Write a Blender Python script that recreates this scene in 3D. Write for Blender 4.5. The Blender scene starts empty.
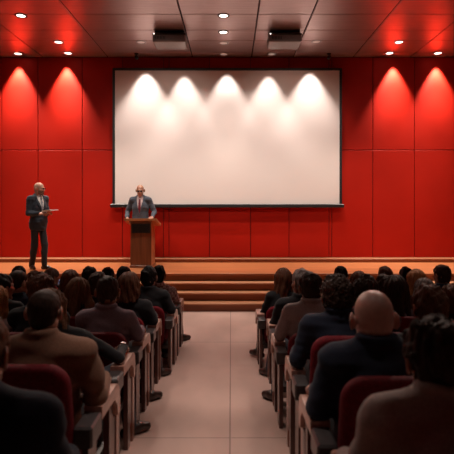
import bpy, math, random
import numpy as np
C = bpy.context.scene.collection
PI = math.pi
FPX = 480.0           # focal length in pixels of a 454 px frame
CAMZ = 2.0
STAGE = 0.59
WALL_Y = 11.5
CEIL = 5.47
SLOPE, Y0 = 0.092, 5.9

def floor_z(y):
    return SLOPE * (Y0 - y) if y < Y0 else 0.0

# ------------------------------------------------------------------ materials
MATS = {}
def new_mat(name, col, rough=0.6, metal=0.0, spec=0.5, emit=None, estr=0.0, sheen=0.0, coat=0.0, sss=0.0):
    m = bpy.data.materials.new(name); m.use_nodes = True
    b = m.node_tree.nodes['Principled BSDF']
    b.inputs['Base Color'].default_value = (*col, 1)
    b.inputs['Roughness'].default_value = rough
    b.inputs['Metallic'].default_value = metal
    b.inputs['Specular IOR Level'].default_value = spec
    if sheen: b.inputs['Sheen Weight'].default_value = sheen
    if coat:
        b.inputs['Coat Weight'].default_value = coat; b.inputs['Coat Roughness'].default_value = 0.2
    if emit:
        b.inputs['Emission Color'].default_value = (*emit, 1); b.inputs['Emission Strength'].default_value = estr
    MATS[name] = m
    return m

def nodes(m): return m.node_tree.nodes, m.node_tree.links, m.node_tree.nodes['Principled BSDF']

def vary(m, scale=(8, 8, 8), amount=0.25, detail=6.0, bump=0.0, bump_dist=0.01, rough=None):
    """object-space noise: multiplies the base colour a little and adds bump"""
    n, l, b = nodes(m)
    tc = n.new('ShaderNodeTexCoord'); mp = n.new('ShaderNodeMapping'); ns = n.new('ShaderNodeTexNoise')
    mp.inputs['Scale'].default_value = scale
    ns.inputs['Scale'].default_value = 1.0; ns.inputs['Detail'].default_value = detail
    l.new(tc.outputs['Object'], mp.inputs['Vector']); l.new(mp.outputs['Vector'], ns.inputs['Vector'])
    col = b.inputs['Base Color'].default_value[:]
    rp = n.new('ShaderNodeValToRGB')
    rp.color_ramp.elements[0].position = 0.3; rp.color_ramp.elements[1].position = 0.7
    rp.color_ramp.elements[0].color = tuple(max(0, c * (1 - amount)) for c in col[:3]) + (1,)
    rp.color_ramp.elements[1].color = tuple(min(1, c * (1 + amount)) for c in col[:3]) + (1,)
    l.new(ns.outputs['Fac'], rp.inputs['Fac']); l.new(rp.outputs['Color'], b.inputs['Base Color'])
    if bump:
        bp = n.new('ShaderNodeBump'); bp.inputs['Strength'].default_value = bump; bp.inputs['Distance'].default_value = bump_dist
        l.new(ns.outputs['Fac'], bp.inputs['Height']); l.new(bp.outputs['Normal'], b.inputs['Normal'])
    if rough:
        mr = n.new('ShaderNodeMapRange'); mr.inputs['To Min'].default_value = rough[0]; mr.inputs['To Max'].default_value = rough[1]
        l.new(ns.outputs['Fac'], mr.inputs['Value']); l.new(mr.outputs['Result'], b.inputs['Roughness'])
    return m

def planks(m, axis, width, dark=0.35, line=0.012):
    """dark joint lines every `width` metres along an axis, multiplied over the colour"""
    n, l, b = nodes(m)
    src = b.inputs['Base Color'].links[0].from_socket if b.inputs['Base Color'].links else None
    tc = n.new('ShaderNodeTexCoord'); sp = n.new('ShaderNodeSeparateXYZ')
    l.new(tc.outputs['Object'], sp.inputs[0])
    d = n.new('ShaderNodeMath'); d.operation = 'DIVIDE'; d.inputs[1].default_value = width
    l.new(sp.outputs[axis], d.inputs[0])
    f = n.new('ShaderNodeMath'); f.operation = 'FRACT'; l.new(d.outputs[0], f.inputs[0])
    c = n.new('ShaderNodeMath'); c.operation = 'LESS_THAN'; c.inputs[1].default_value = line / width
    l.new(f.outputs[0], c.inputs[0])
    mx = n.new('ShaderNodeMix'); mx.data_type = 'RGBA'; mx.blend_type = 'MULTIPLY'
    l.new(c.outputs[0], mx.inputs['Factor'])
    if src: l.new(src, mx.inputs['A'])
    else: mx.inputs['A'].default_value = b.inputs['Base Color'].default_value
    mx.inputs['B'].default_value = (dark, dark, dark, 1)
    l.new(mx.outputs['Result'], b.inputs['Base Color'])
    return m

red = vary(new_mat('red_wall_panel', (0.44, 0.0135, 0.0058), 0.5, spec=0.12), (1.2, 1.2, 1.2), 0.06, 3, 0.03, 0.004)
groove = new_mat('panel_groove', (0.10, 0.006, 0.006), 0.8)
darkwall = vary(new_mat('dark_red_wall', (0.10, 0.012, 0.012), 0.8), (2, 2, 2), 0.1)
ceil_m = vary(new_mat('ceiling_panel', (0.39, 0.255, 0.24), 0.36, metal=0.6, spec=0.4), (3, 60, 3), 0.10, 3, 0.05, 0.002)
planks(ceil_m, 1, 0.105, 0.86, 0.012)
ceil_groove = new_mat('ceiling_joint', (0.05, 0.02, 0.02), 0.8)
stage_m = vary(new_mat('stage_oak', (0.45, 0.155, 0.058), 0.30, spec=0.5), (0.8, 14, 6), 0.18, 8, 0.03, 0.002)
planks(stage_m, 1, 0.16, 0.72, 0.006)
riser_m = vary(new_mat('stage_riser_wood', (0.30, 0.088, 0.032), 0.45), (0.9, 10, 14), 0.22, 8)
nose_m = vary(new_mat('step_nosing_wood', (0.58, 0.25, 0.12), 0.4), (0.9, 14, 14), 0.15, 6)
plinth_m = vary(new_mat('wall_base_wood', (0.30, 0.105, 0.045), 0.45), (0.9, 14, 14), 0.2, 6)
floor_m = vary(new_mat('aisle_stone', (0.56, 0.375, 0.315), 0.40, spec=0.45), (2.2, 1.1, 1.0), 0.13, 9, 0.02, 0.002, (0.32, 0.5))
screen_m = vary(new_mat('screen_fabric', (0.85, 0.755, 0.715), 0.95, spec=0.1), (90, 90, 90), 0.015, 2)
black_m = vary(new_mat('black_trim', (0.012, 0.011, 0.012), 0.45), (20, 20, 20), 0.2)
dark_plastic = vary(new_mat('dark_plastic', (0.03, 0.027, 0.027), 0.4), (20, 20, 20), 0.2)
grey_case = vary(new_mat('grey_projector_case', (0.20, 0.155, 0.145), 0.45), (12, 60, 60), 0.12)
lens_glass = new_mat('lens_glass', (0.02, 0.02, 0.03), 0.08, spec=0.8)
ring_m = vary(new_mat('downlight_ring', (0.35, 0.30, 0.29), 0.35, metal=0.6), (30, 30, 30), 0.1)
ringdark_m = vary(new_mat('downlight_ring_dark', (0.05, 0.03, 0.03), 0.4, metal=0.3), (30, 30, 30), 0.1)
lamp_on = new_mat('lamp_lens_lit', (0.9, 0.9, 0.9), 0.4, emit=(1.0, 0.86, 0.76), estr=3.5)
lamp_dim = new_mat('lamp_lens_dim', (0.55, 0.5, 0.48), 0.4, emit=(1.0, 0.82, 0.72), estr=0.16)
lectern_shaded = vary(new_mat('lectern_wood_shaded', (0.20, 0.066, 0.027), 0.38, coat=0.2), (22, 22, 1.6), 0.25, 7)  # shade on the lectern front is put into this darker wood tone
lectern_lit = vary(new_mat('lectern_wood_lit', (0.46, 0.185, 0.075), 0.35, coat=0.2), (2, 22, 22), 0.2, 7)  # lighter copy of the lectern wood, painted as lit, for sides and top
velvet = vary(new_mat('burgundy_velvet', (0.15, 0.0055, 0.012), 0.7, spec=0.2), (60, 60, 60), 0.25, 4, 0.15, 0.003)
endwood = vary(new_mat('end_board_wood', (0.30, 0.125, 0.085), 0.30, coat=0.35), (40, 40, 3), 0.25, 7)
armwood = vary(new_mat('armrest_wood', (0.50, 0.26, 0.195), 0.30, coat=0.35), (40, 3, 40), 0.25, 7)
panelwood = vary(new_mat('seat_panel_wood', (0.085, 0.026, 0.018), 0.35, coat=0.3), (40, 40, 3), 0.25, 7)
bracket_m = vary(new_mat('seat_bracket', (0.060, 0.050, 0.050), 0.34, spec=0.6), (30, 30, 30), 0.2)
paper_m = vary(new_mat('white_paper', (0.85, 0.84, 0.82), 0.8), (9, 9, 9), 0.02)
screen_blue = new_mat('phone_screen', (0.05, 0.08, 0.14), 0.2, emit=(0.30, 0.50, 0.85), estr=0.55)
steel = vary(new_mat('watch_steel', (0.75, 0.72, 0.70), 0.2, metal=1.0), (40, 40, 40), 0.05)
shoe_m = vary(new_mat('shoe_leather', (0.035, 0.018, 0.014), 0.32, spec=0.6), (40, 40, 40), 0.3)
eye_m = new_mat('eye', (0.08, 0.06, 0.05), 0.15)
lip_m = new_mat('lips', (0.42, 0.15, 0.12), 0.5)
frame_m = new_mat('spectacle_frame', (0.012, 0.012, 0.012), 0.3)
specglass = new_mat('spectacle_glass', (0.05, 0.035, 0.03), 0.1, spec=0.7)

def cloth(name, col, rough=0.85, fine=140, amt=0.18):
    if name in MATS: return MATS[name]
    return vary(new_mat(name, col, rough, spec=0.25, sheen=0.08), (fine, fine, fine), amt, 3, 0.2, 0.002)
def skin(name, col):
    if name in MATS: return MATS[name]
    m = vary(new_mat(name, col, 0.42, spec=0.45), (35, 35, 35), 0.08, 4)
    b = m.node_tree.nodes['Principled BSDF']; b.inputs['Subsurface Weight'].default_value = 0.25; b.inputs['Subsurface Scale'].default_value = 0.02
    b.inputs['Subsurface Radius'].default_value = (1.0, 0.25, 0.12)
    return m
def hairm(name, col, rough=0.42):
    if name in MATS: return MATS[name]
    return vary(new_mat(name, col, rough+0.16, spec=0.18), (160, 160, 14), 0.45, 4, 0.5, 0.004)
def plaid(name):
    if name in MATS: return MATS[name]
    m = new_mat(name, (0.33, 0.20, 0.18), 0.85, spec=0.2)
    n, l, b = nodes(m)
    tc = n.new('ShaderNodeTexCoord'); ch = n.new('ShaderNodeTexChecker'); ch.inputs['Scale'].default_value = 26
    ch.inputs['Color1'].default_value = (0.74, 0.58, 0.55, 1); ch.inputs['Color2'].default_value = (0.36, 0.20, 0.20, 1)
    l.new(tc.outputs['Object'], ch.inputs['Vector']); l.new(ch.outputs['Color'], b.inputs['Base Color'])
    return m
def striped(name, c1, c2, scale=34):
    if name in MATS: return MATS[name]
    m = new_mat(name, c1, 0.6, spec=0.3)
    n, l, b = nodes(m)
    tc = n.new('ShaderNodeTexCoord'); mp = n.new('ShaderNodeMapping'); mp.inputs['Rotation'].default_value = (0, 0.7, 0)
    wv = n.new('ShaderNodeTexWave'); wv.inputs['Scale'].default_value = scale; wv.bands_direction = 'Z'
    rp = n.new('ShaderNodeValToRGB'); rp.color_ramp.interpolation = 'CONSTANT'
    rp.color_ramp.elements[0].color = (*c1, 1); rp.color_ramp.elements[1].color = (*c2, 1); rp.color_ramp.elements[1].position = 0.6
    l.new(tc.outputs['Object'], mp.inputs['Vector']); l.new(mp.outputs['Vector'], wv.inputs['Vector'])
    l.new(wv.outputs['Fac'], rp.inputs['Fac']); l.new(rp.outputs['Color'], b.inputs['Base Color'])
    return m

# ------------------------------------------------------------------ mesh building
class MB:
    """collects plain shapes into one mesh"""
    def __init__(s): s.v = []; s.f = []; s.m = []; s.sm = []
    def add(s, v, f, mi=0, smooth=False):
        o = len(s.v); s.v += [tuple(p) for p in v]; s.f += [tuple(i + o for i in q) for q in f]
        s.m += [mi] * len(f); s.sm += [smooth] * len(f)
        return s
    def box(s, lo, hi, mi=0, bev=0.0):
        x0, y0, z0 = lo; x1, y1, z1 = hi
        if bev <= 0:
            v = [(x0,y0,z0),(x1,y0,z0),(x1,y1,z0),(x0,y1,z0),(x0,y0,z1),(x1,y0,z1),(x1,y1,z1),(x0,y1,z1)]
            f = [(0,3,2,1),(4,5,6,7),(0,1,5,4),(1,2,6,5),(2,3,7,6),(3,0,4,7)]
            return s.add(v, f, mi)
        b = bev; c = [(x0+x1)/2,(y0+y1)/2,(z0+z1)/2]; h = [(x1-x0)/2,(y1-y0)/2,(z1-z0)/2]
        v = []; idx = {}
        for sx in (-1,1):
            for sy in (-1,1):
                for sz in (-1,1):
                    for a in range(3):
                        q = [h[0]-b, h[1]-b, h[2]-b]; q[a] = h[a]
                        idx[(sx,sy,sz,a)] = len(v)
                        v.append((c[0]+sx*q[0], c[1]+sy*q[1], c[2]+sz*q[2]))
        f = []
        I = lambda sx,sy,sz,a: idx[(sx,sy,sz,a)]
        for t in (-1,1):
            q = [I(t,-1,-1,0),I(t,1,-1,0),I(t,1,1,0),I(t,-1,1,0)]; f.append(q if t > 0 else q[::-1])
            q = [I(-1,t,-1,1),I(-1,t,1,1),I(1,t,1,1),I(1,t,-1,1)]; f.append(q if t > 0 else q[::-1])
            q = [I(-1,-1,t,2),I(1,-1,t,2),I(1,1,t,2),I(-1,1,t,2)]; f.append(q if t > 0 else q[::-1])
        def fix(q):
            p = [np.array(v[i]) for i in q]; nrm = np.cross(p[1]-p[0], p[2]-p[0])
            return q if np.dot(nrm, (sum(p)/len(p)) - np.array(c)) > 0 else q[::-1]
        for p in (-1,1):
            for q in (-1,1):
                f.append(fix([I(p,q,-1,0),I(p,q,1,0),I(p,q,1,1),I(p,q,-1,1)]))
                f.append(fix([I(p,-1,q,0),I(p,1,q,0),I(p,1,q,2),I(p,-1,q,2)]))
                f.append(fix([I(-1,p,q,1),I(1,p,q,1),I(1,p,q,2),I(-1,p,q,2)]))
                for r in (-1,1): f.append(fix([I(p,q,r,0),I(p,q,r,1),I(p,q,r,2)]))
        return s.add(v, f, mi)
    def prism(s, poly, axis, a, b, mi=0, smooth=False):
        """polygon (2-D) extruded from a to b along axis; poly coords are the other two axes in order"""
        def P(u, w, t):
            q = [u, w]; q.insert(axis, t); return tuple(q)
        n = len(poly)
        v = [P(u, w, a) for u, w in poly] + [P(u, w, b) for u, w in poly]
        f = [tuple(range(n))[::-1], tuple(range(n, 2*n))]
        for i in range(n): f.append((i, (i+1) % n, n+(i+1) % n, n+i))
        ar = sum(poly[i][0]*poly[(i+1)%n][1]-poly[(i+1)%n][0]*poly[i][1] for i in range(n))
        flip = (ar < 0) != (b < a)
        if axis == 1: flip = not flip
        if flip: f = [q[::-1] for q in f]
        o = len(s.f); s.add(v, f, mi)
        if smooth:
            for i in range(o+2, len(s.f)): s.sm[i] = True
        return s
    def lathe(s, c, prof, n=24, mi=0, smooth=True, axis=2):
        """profile (r, h) turned round an axis through c"""
        v = []; f = []
        for r, h in prof:
            for k in range(n):
                a = 2*PI*k/n; q = [r*math.cos(a), r*math.sin(a)]; q.insert(axis, h)
                v.append((c[0]+q[0], c[1]+q[1], c[2]+q[2]))
        for i in range(len(prof)-1):
            for k in range(n): f.append((i*n+k, i*n+(k+1)%n, (i+1)*n+(k+1)%n, (i+1)*n+k))
        f.append(tuple(range(n))[::-1]); f.append(tuple((len(prof)-1)*n+k for k in range(n)))
        return s.add(v, f, mi, smooth)
    def tube(s, pts, r, n=10, mi=0):
        pts = [np.array(p, float) for p in pts]; v = []; f = []
        for i, p in enumerate(pts):
            t = pts[min(i+1, len(pts)-1)] - pts[max(i-1, 0)]; t /= np.linalg.norm(t)
            u = np.cross(t, (0,0,1)) if abs(t[2]) < .9 else np.cross(t, (1,0,0)); u /= np.linalg.norm(u); w = np.cross(t, u)
            for k in range(n):
                a = 2*PI*k/n; v.append(p + r*(math.cos(a)*u + math.sin(a)*w))
        for i in range(len(pts)-1):
            for k in range(n): f.append((i*n+k, i*n+(k+1)%n, (i+1)*n+(k+1)%n, (i+1)*n+k))
        f.append(tuple(range(n))[::-1]); f.append(tuple((len(pts)-1)*n+k for k in range(n)))
        return s.add(v, f, mi, True)
    def mesh(s, name, mats):
        me = bpy.data.meshes.new(name); me.from_pydata(s.v, [], s.f)
        for m in (mats if isinstance(mats, (list, tuple)) else [mats]): me.materials.append(m)
        me.polygons.foreach_set('material_index', s.m); me.polygons.foreach_set('use_smooth', s.sm); me.update()
        return me
    def obj(s, name, mats, parent=None):
        return link(name, s.mesh(name, mats), parent)

def link(name, me, parent=None):
    o = bpy.data.objects.new(name, me); C.objects.link(o)
    if parent: o.parent = parent
    return o
def tag(o, label=None, cat=None, group=None, kind=None):
    if label: o['label'] = label
    if cat: o['category'] = cat
    if group: o['group'] = group
    if kind: o['kind'] = kind
    return o
def empty(name, loc, rz=0.0):
    o = bpy.data.objects.new(name, None); C.objects.link(o)
    o.location = loc; o.rotation_euler = (0, 0, rz); o.empty_display_size = 0.1
    return o

# ------------------------------------------------------------------ signed distance modelling
class Field:
    def __init__(s, lo, hi, res):
        s.lo = np.array(lo, float); s.res = res
        n = np.ceil((np.array(hi, float) - s.lo) / res).astype(int) + 1
        s.ax = [s.lo[i] + res*np.arange(n[i]) for i in range(3)]
        s.v = np.full(n, 0.5)
    def sub(s, lo, hi):
        sl = []
        for i in range(3):
            a = int(np.floor((lo[i]-s.lo[i])/s.res)); b = int(np.ceil((hi[i]-s.lo[i])/s.res))+1
            a = max(0, a); b = min(len(s.ax[i]), b)
            if a >= b: return None, None
            sl.append(slice(a, b))
        P = (s.ax[0][sl[0]][:, None, None], s.ax[1][sl[1]][None, :, None], s.ax[2][sl[2]][None, None, :])
        return tuple(sl), P
    def put(s, sl, d, k, cut=False):
        a = s.v[sl]
        if cut:
            d = -d
            if k > 0:
                s.v[sl] = np.maximum(a, d) + np.maximum(k-np.abs(a-d), 0)**2/(4*k)
            else: s.v[sl] = np.maximum(a, d)
        else:
            if k > 0: s.v[sl] = np.minimum(a, d) - np.maximum(k-np.abs(a-d), 0)**2/(4*k)
            else: s.v[sl] = np.minimum(a, d)
    def cone(s, a, b, ra, rb, k=0.02, cut=False):
        a = np.array(a, float); b = np.array(b, float); m = max(ra, rb) + k + 3*s.res
        sl, P = s.sub(np.minimum(a, b)-m, np.maximum(a, b)+m)
        if sl is None: return s
        ba = b-a; L = max(1e-9, float(ba@ba))
        q = [P[i]-a[i] for i in range(3)]
        t = np.clip((q[0]*ba[0]+q[1]*ba[1]+q[2]*ba[2])/L, 0, 1)
        d = np.sqrt((q[0]-t*ba[0])**2+(q[1]-t*ba[1])**2+(q[2]-t*ba[2])**2) - (ra+(rb-ra)*t)
        s.put(sl, d, k, cut); return s
    def ell(s, c, r, k=0.02, R=None, cut=False):
        c = np.array(c, float); r = np.array(r, float); m = max(r) + k + 3*s.res
        mm = (r if R is None else np.full(3, max(r))) + k + 3*s.res
        sl, P = s.sub(c-mm, c+mm)
        if sl is None: return s
        q = [P[i]-c[i] for i in range(3)]
        if R is not None: q = [R[0][i]*q[0]+R[1][i]*q[1]+R[2][i]*q[2] for i in range(3)]
        k0 = np.sqrt((q[0]/r[0])**2+(q[1]/r[1])**2+(q[2]/r[2])**2)
        k1 = np.sqrt((q[0]/r[0]**2)**2+(q[1]/r[1]**2)**2+(q[2]/r[2]**2)**2)
        d = k0*(k0-1)/np.maximum(k1, 1e-6)
        s.put(sl, d, k, cut); return s
    def box(s, c, h, rd, k=0.01, R=None, cut=False):
        c = np.array(c, float); h = np.array(h, float); m = float(np.linalg.norm(h)) + k + 3*s.res
        sl, P = s.sub(c-m, c+m)
        if sl is None: return s
        q = [P[i]-c[i] for i in range(3)]
        if R is not None: q = [R[0][i]*q[0]+R[1][i]*q[1]+R[2][i]*q[2] for i in range(3)]
        q = [np.abs(q[i])-h[i]+rd for i in range(3)]
        d = np.sqrt(sum(np.maximum(t, 0)**2 for t in q)) + np.minimum(np.maximum(np.maximum(q[0], q[1]), q[2]), 0) - rd
        s.put(sl, d, k, cut); return s
    def grid(s): return s.ax[0][:, None, None], s.ax[1][None, :, None], s.ax[2][None, None, :]
    def keep(s, d, k=0.0):
        """intersect with the region d < 0 (full-grid array)"""
        if k > 0: s.v = np.maximum(s.v, d) + np.maximum(k-np.abs(s.v-d), 0)**2/(4*k)
        else: s.v = np.maximum(s.v, d)
        return s
    def polygonise(s):
        v = np.pad(s.v, 1, constant_values=0.5); lo = s.lo - s.res
        sg = v < 0
        c8 = sg[:-1,:-1,:-1].astype(np.int8)
        tot = np.zeros(c8.shape, np.int8)
        for i in (0,1):
            for j in (0,1):
                for k in (0,1):
                    tot += sg[i:sg.shape[0]-1+i, j:sg.shape[1]-1+j, k:sg.shape[2]-1+k]
        mix = (tot > 0) & (tot < 8)
        idx = np.argwhere(mix)
        if len(idx) == 0: return np.zeros((0,3)), np.zeros((0,4), int)
        num = np.full(mix.shape, -1, np.int64); num[mix] = np.arange(len(idx))
        acc = np.zeros((len(idx), 3)); cnt = np.zeros(len(idx))
        cs = [(i,j,k) for i in (0,1) for j in (0,1) for k in (0,1)]
        for a in cs:
            for ax in range(3):
                if a[ax]: continue
                b = list(a); b[ax] = 1
                va = v[idx[:,0]+a[0], idx[:,1]+a[1], idx[:,2]+a[2]]; vb = v[idx[:,0]+b[0], idx[:,1]+b[1], idx[:,2]+b[2]]
                x = (va < 0) != (vb < 0)
                t = np.where(x, va/np.where(x, va-vb, 1), 0)
                p = np.tile(np.array(a, float), (len(idx), 1)); p[:, ax] = t
                acc += p*x[:, None]; cnt += x
        verts = lo + s.res*(idx + acc/cnt[:, None])
        faces = []
        for ax in range(3):
            u, w = (ax+1) % 3, (ax+2) % 3
            A = [slice(1, -1)]*3; A[ax] = slice(0, -1); B = list(A); B[ax] = slice(1, None)
            s0 = sg[tuple(A)]; s1 = sg[tuple(B)]
            e = np.argwhere(s0 != s1)
            if len(e) == 0: continue
            ins = s0[e[:,0], e[:,1], e[:,2]]
            g = e.copy(); g[:, u] += 1; g[:, w] += 1
            def cell(du, dw):
                q = g.copy(); q[:, u] -= du; q[:, w] -= dw
                return num[q[:,0], q[:,1], q[:,2]]
            q = np.stack([cell(1,1), cell(0,1), cell(0,0), cell(1,0)], 1)
            q[~ins] = q[~ins][:, ::-1]
            faces.append(q)
        return verts, np.concatenate(faces)

def noise3(P, freq, seed, n=7, stretch=(1,1,1)):
    r = np.random.RandomState(seed); out = 0
    for _ in range(n):
        k = r.normal(size=3); k /= np.linalg.norm(k); k *= freq*r.uniform(0.6, 1.5); k = k*np.array(stretch)
        out = out + np.sin(P[0]*k[0]+P[1]*k[1]+P[2]*k[2]+r.uniform(0, 6.28))
    return out/math.sqrt(n/2)

def np_mesh(name, parts, mats, matfun=None):
    """join (verts, faces) pairs into one smooth mesh"""
    V = []; F = []; o = 0
    for v, f in parts:
        V.append(v); F.append(f+o); o += len(v)
    V = np.concatenate(V); F = np.concatenate(F)
    me = bpy.data.meshes.new(name)
    me.vertices.add(len(V)); me.vertices.foreach_set('co', V.astype(np.float32).ravel())
    me.loops.add(F.size); me.loops.foreach_set('vertex_index', F.astype(np.int32).ravel())
    me.polygons.add(len(F)); me.polygons.foreach_set('loop_start', np.arange(0, F.size, 4, dtype=np.int32))
    me.update(calc_edges=True)
    for m in (mats if isinstance(mats, (list, tuple)) else [mats]): me.materials.append(m)
    me.polygons.foreach_set('use_smooth', np.ones(len(F), bool))
    if matfun is not None: me.polygons.foreach_set('material_index', matfun(V[F].mean(1)).astype(np.int32))
    me.validate(); me.update()
    return me

def rot(rx, ry, rz):
    cx, sx, cy, sy, cz, sz = math.cos(rx), math.sin(rx), math.cos(ry), math.sin(ry), math.cos(rz), math.sin(rz)
    Rx = np.array([[1,0,0],[0,cx,-sx],[0,sx,cx]]); Ry = np.array([[cy,0,sy],[0,1,0],[-sy,0,cy]]); Rz = np.array([[cz,-sz,0],[sz,cz,0],[0,0,1]])
    return Rz @ Rx @ Ry
# ------------------------------------------------------------------ people
def nrm(v):
    v = np.array(v, float); return v/np.linalg.norm(v)
def ik(S, T, l1, l2, pole):
    """elbow or knee position of a two-bone limb; pulls T in if out of reach"""
    S = np.array(S, float); T = np.array(T, float); d = T-S; L = np.linalg.norm(d)
    if L > (l1+l2)*0.995: T = S + d*(l1+l2)*0.995/L; d = T-S; L = np.linalg.norm(d)
    u = d/L; a = (l1*l1-l2*l2+L*L)/(2*L); h = math.sqrt(max(0, l1*l1-a*a))
    p = np.array(pole, float); p = p-u*(p@u); p = nrm(p)
    return S+u*a+p*h, T

def head_parts(male, res, bald_neck=True):
    """head and neck in head space: ears level at z 0, face towards +y, chin -0.125, crown +0.12"""
    nr = 0.056 if male else 0.047
    f = Field((-0.11, -0.15, -0.24), (0.11, 0.15, 0.15), res)
    f.ell((0, -0.012, 0.032), (0.077, 0.097, 0.088), 0)
    f.ell((0, 0.030, -0.045), (0.061 if male else 0.057, 0.066, 0.080), 0.035)
    f.ell((0, -0.045, -0.025), (0.064, 0.055, 0.065), 0.03)
    jx = 0.047 if male else 0.040
    for sx in (-1, 1):
        f.cone((sx*jx, 0.0, -0.075), (sx*0.016, 0.070, -0.112), 0.020, 0.018, 0.02)
        f.ell((sx*0.040, 0.062, -0.028), (0.024, 0.022, 0.022), 0.02)            # cheek
        f.cone((sx*0.012, 0.090, 0.022), (sx*0.046, 0.074, 0.020), 0.010, 0.008, 0.012)  # brow
    f.ell((0, 0.076, -0.112), (0.022, 0.018, 0.017), 0.015)
    for sx in (-1, 1):
        f.ell((sx*0.031, 0.098, 0.000), (0.017, 0.016, 0.011), 0.01, cut=True)
        f.ell((sx*0.031, 0.080, 0.000), (0.0125, 0.0125, 0.0125), 0.003)          # eyeball
    f.cone((0, 0.092, 0.008), (0, 0.113, -0.034), 0.008, 0.0125, 0.010)
    for sx in (-1, 1): f.ell((sx*0.012, 0.100, -0.038), (0.009, 0.012, 0.008), 0.006)
    f.ell((0, 0.092, -0.067), (0.024, 0.010, 0.0055), 0.004); f.ell((0, 0.090, -0.078), (0.020, 0.010, 0.006), 0.004)
    for sx in (-1, 1):
        R = rot(0.12, 0, -sx*0.5).T
        f.ell((sx*0.092, -0.012, -0.008), (0.008, 0.023, 0.038), 0.006, R=R)
        f.ell((sx*0.082, -0.008, -0.012), (0.010, 0.013, 0.022), 0.008)
        f.ell((sx*0.099, -0.006, -0.002), (0.004, 0.010, 0.017), 0.003, R=R, cut=True)
        f.ell((sx*0.079, -0.002, -0.034), (0.007, 0.010, 0.010), 0.005)
    f.cone((0, -0.022, -0.06), (0, -0.045, -0.24), nr, nr+0.006, 0.025)
    return f.polygonise()

def head_mat(c):
    m = np.zeros(len(c), int)
    for sx in (-1, 1):
        m[(np.hypot(c[:,0]-sx*0.031, c[:,2]) < 0.0075) & (c[:,1] > 0.083)] = 1
    m[(np.abs(c[:,0]) < 0.024) & (c[:,2] < -0.060) & (c[:,2] > -0.085) & (c[:,1] > 0.086)] = 2
    return m

def hair_parts(style, res, seed, length=0.30, spread=1.0):
    long = style in ('long', 'bob')
    zb = -(length+0.06) if long else -0.20
    w = 0.17 if long else 0.14
    f = Field((-w, -0.24 if long else -0.17, zb), (w, 0.15, 0.18), res)
    t = dict(short=0.010, crop=0.005, curly=0.022, fluffy=0.020, long=0.016, bob=0.018, fringe=0.0022, side=0.014)[style]
    f.ell((0, -0.014, 0.032), (0.077+t, 0.097+t, 0.088+t), 0)
    f.ell((0, -0.045, -0.025), (0.062+t, 0.055+t, 0.066+t), 0.03)
    X, Y, Z = f.grid()
    if long:
        L = length
        f.cone((0, -0.055, 0.02), (0, -0.125, -L), 0.075, 0.040, 0.04)
        for sx in (-1, 1):
            f.cone((sx*0.060, -0.020, 0.03), (sx*0.075*spread, -0.050, -L*0.5), 0.040, 0.042, 0.04)
            f.cone((sx*0.075*spread, -0.050, -L*0.5), (sx*0.070*spread, -0.105, -L*0.95), 0.042, 0.030, 0.04)
        if style == 'bob': f.keep(-(Z+L), 0.01)
    if long:
        cut = np.maximum((Y-0.058)+(Z-0.06)*0.30, -0.6+0*X)
        f.keep(cut + 0*X, 0.012)
        r2 = np.sqrt((X/0.056)**2+((Y-0.085)/0.075)**2+((Z+0.04)/0.105)**2)
        f.keep((1-r2)*0.05, 0.01)
    else:
        # hairline: forehead above, temples, behind the ears, down to the nape
        pl = (Y-0.092)*0.774 - (Z-0.070)*0.633
        side = np.maximum(pl, -(Z+0.105))
        f.keep(side + 0*X, 0.008)
        if style in ('short', 'crop', 'side', 'fringe'):
            for sx in (-1, 1): f.ell((sx*0.094, 0.002, -0.016), (0.024, 0.032, 0.042), 0.004, cut=True)
        if style == 'fringe': f.keep(Z-0.030+Y*0.25 + 0*X, 0.01)
    P = (X, Y, Z)
    if style == 'curly': d = 0.0040*noise3(P, 100, seed, 24)+0.0040*noise3(P, 230, seed+1, 30)+0.0018*noise3(P, 420, seed+2, 24)
    elif style == 'fluffy': d = 0.0050*noise3(P, 55, seed, 18)+0.0040*noise3(P, 150, seed+1, 22, (1, 1, .5))+0.0022*noise3(P, 320, seed+2, 22, (1, 1, .35))
    elif style in ('short', 'side'): d = 0.0032*noise3(P, 60, seed, 10)+0.0026*noise3(P, 190, seed+1, 12, (1, 1, .4))
    elif style in ('crop', 'fringe'): d = 0.0010*noise3(P, 120, seed, 8)
    else:
        th = np.arctan2(X, -(Y-0.03))
        d = 0.0045*np.sin(15*th+5*np.sin(7*Z+seed)+6*Z)+0.0032*np.sin(37*th+4*np.sin(11*Z+seed*2)-8*Z)+0.0022*np.sin(71*th+3*np.sin(17*Z)+5*Z)+0.002*noise3(P, 40, seed, 5)
    f.v = f.v + d
    if style == 'fluffy': pass
    return f.polygonise()

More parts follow.
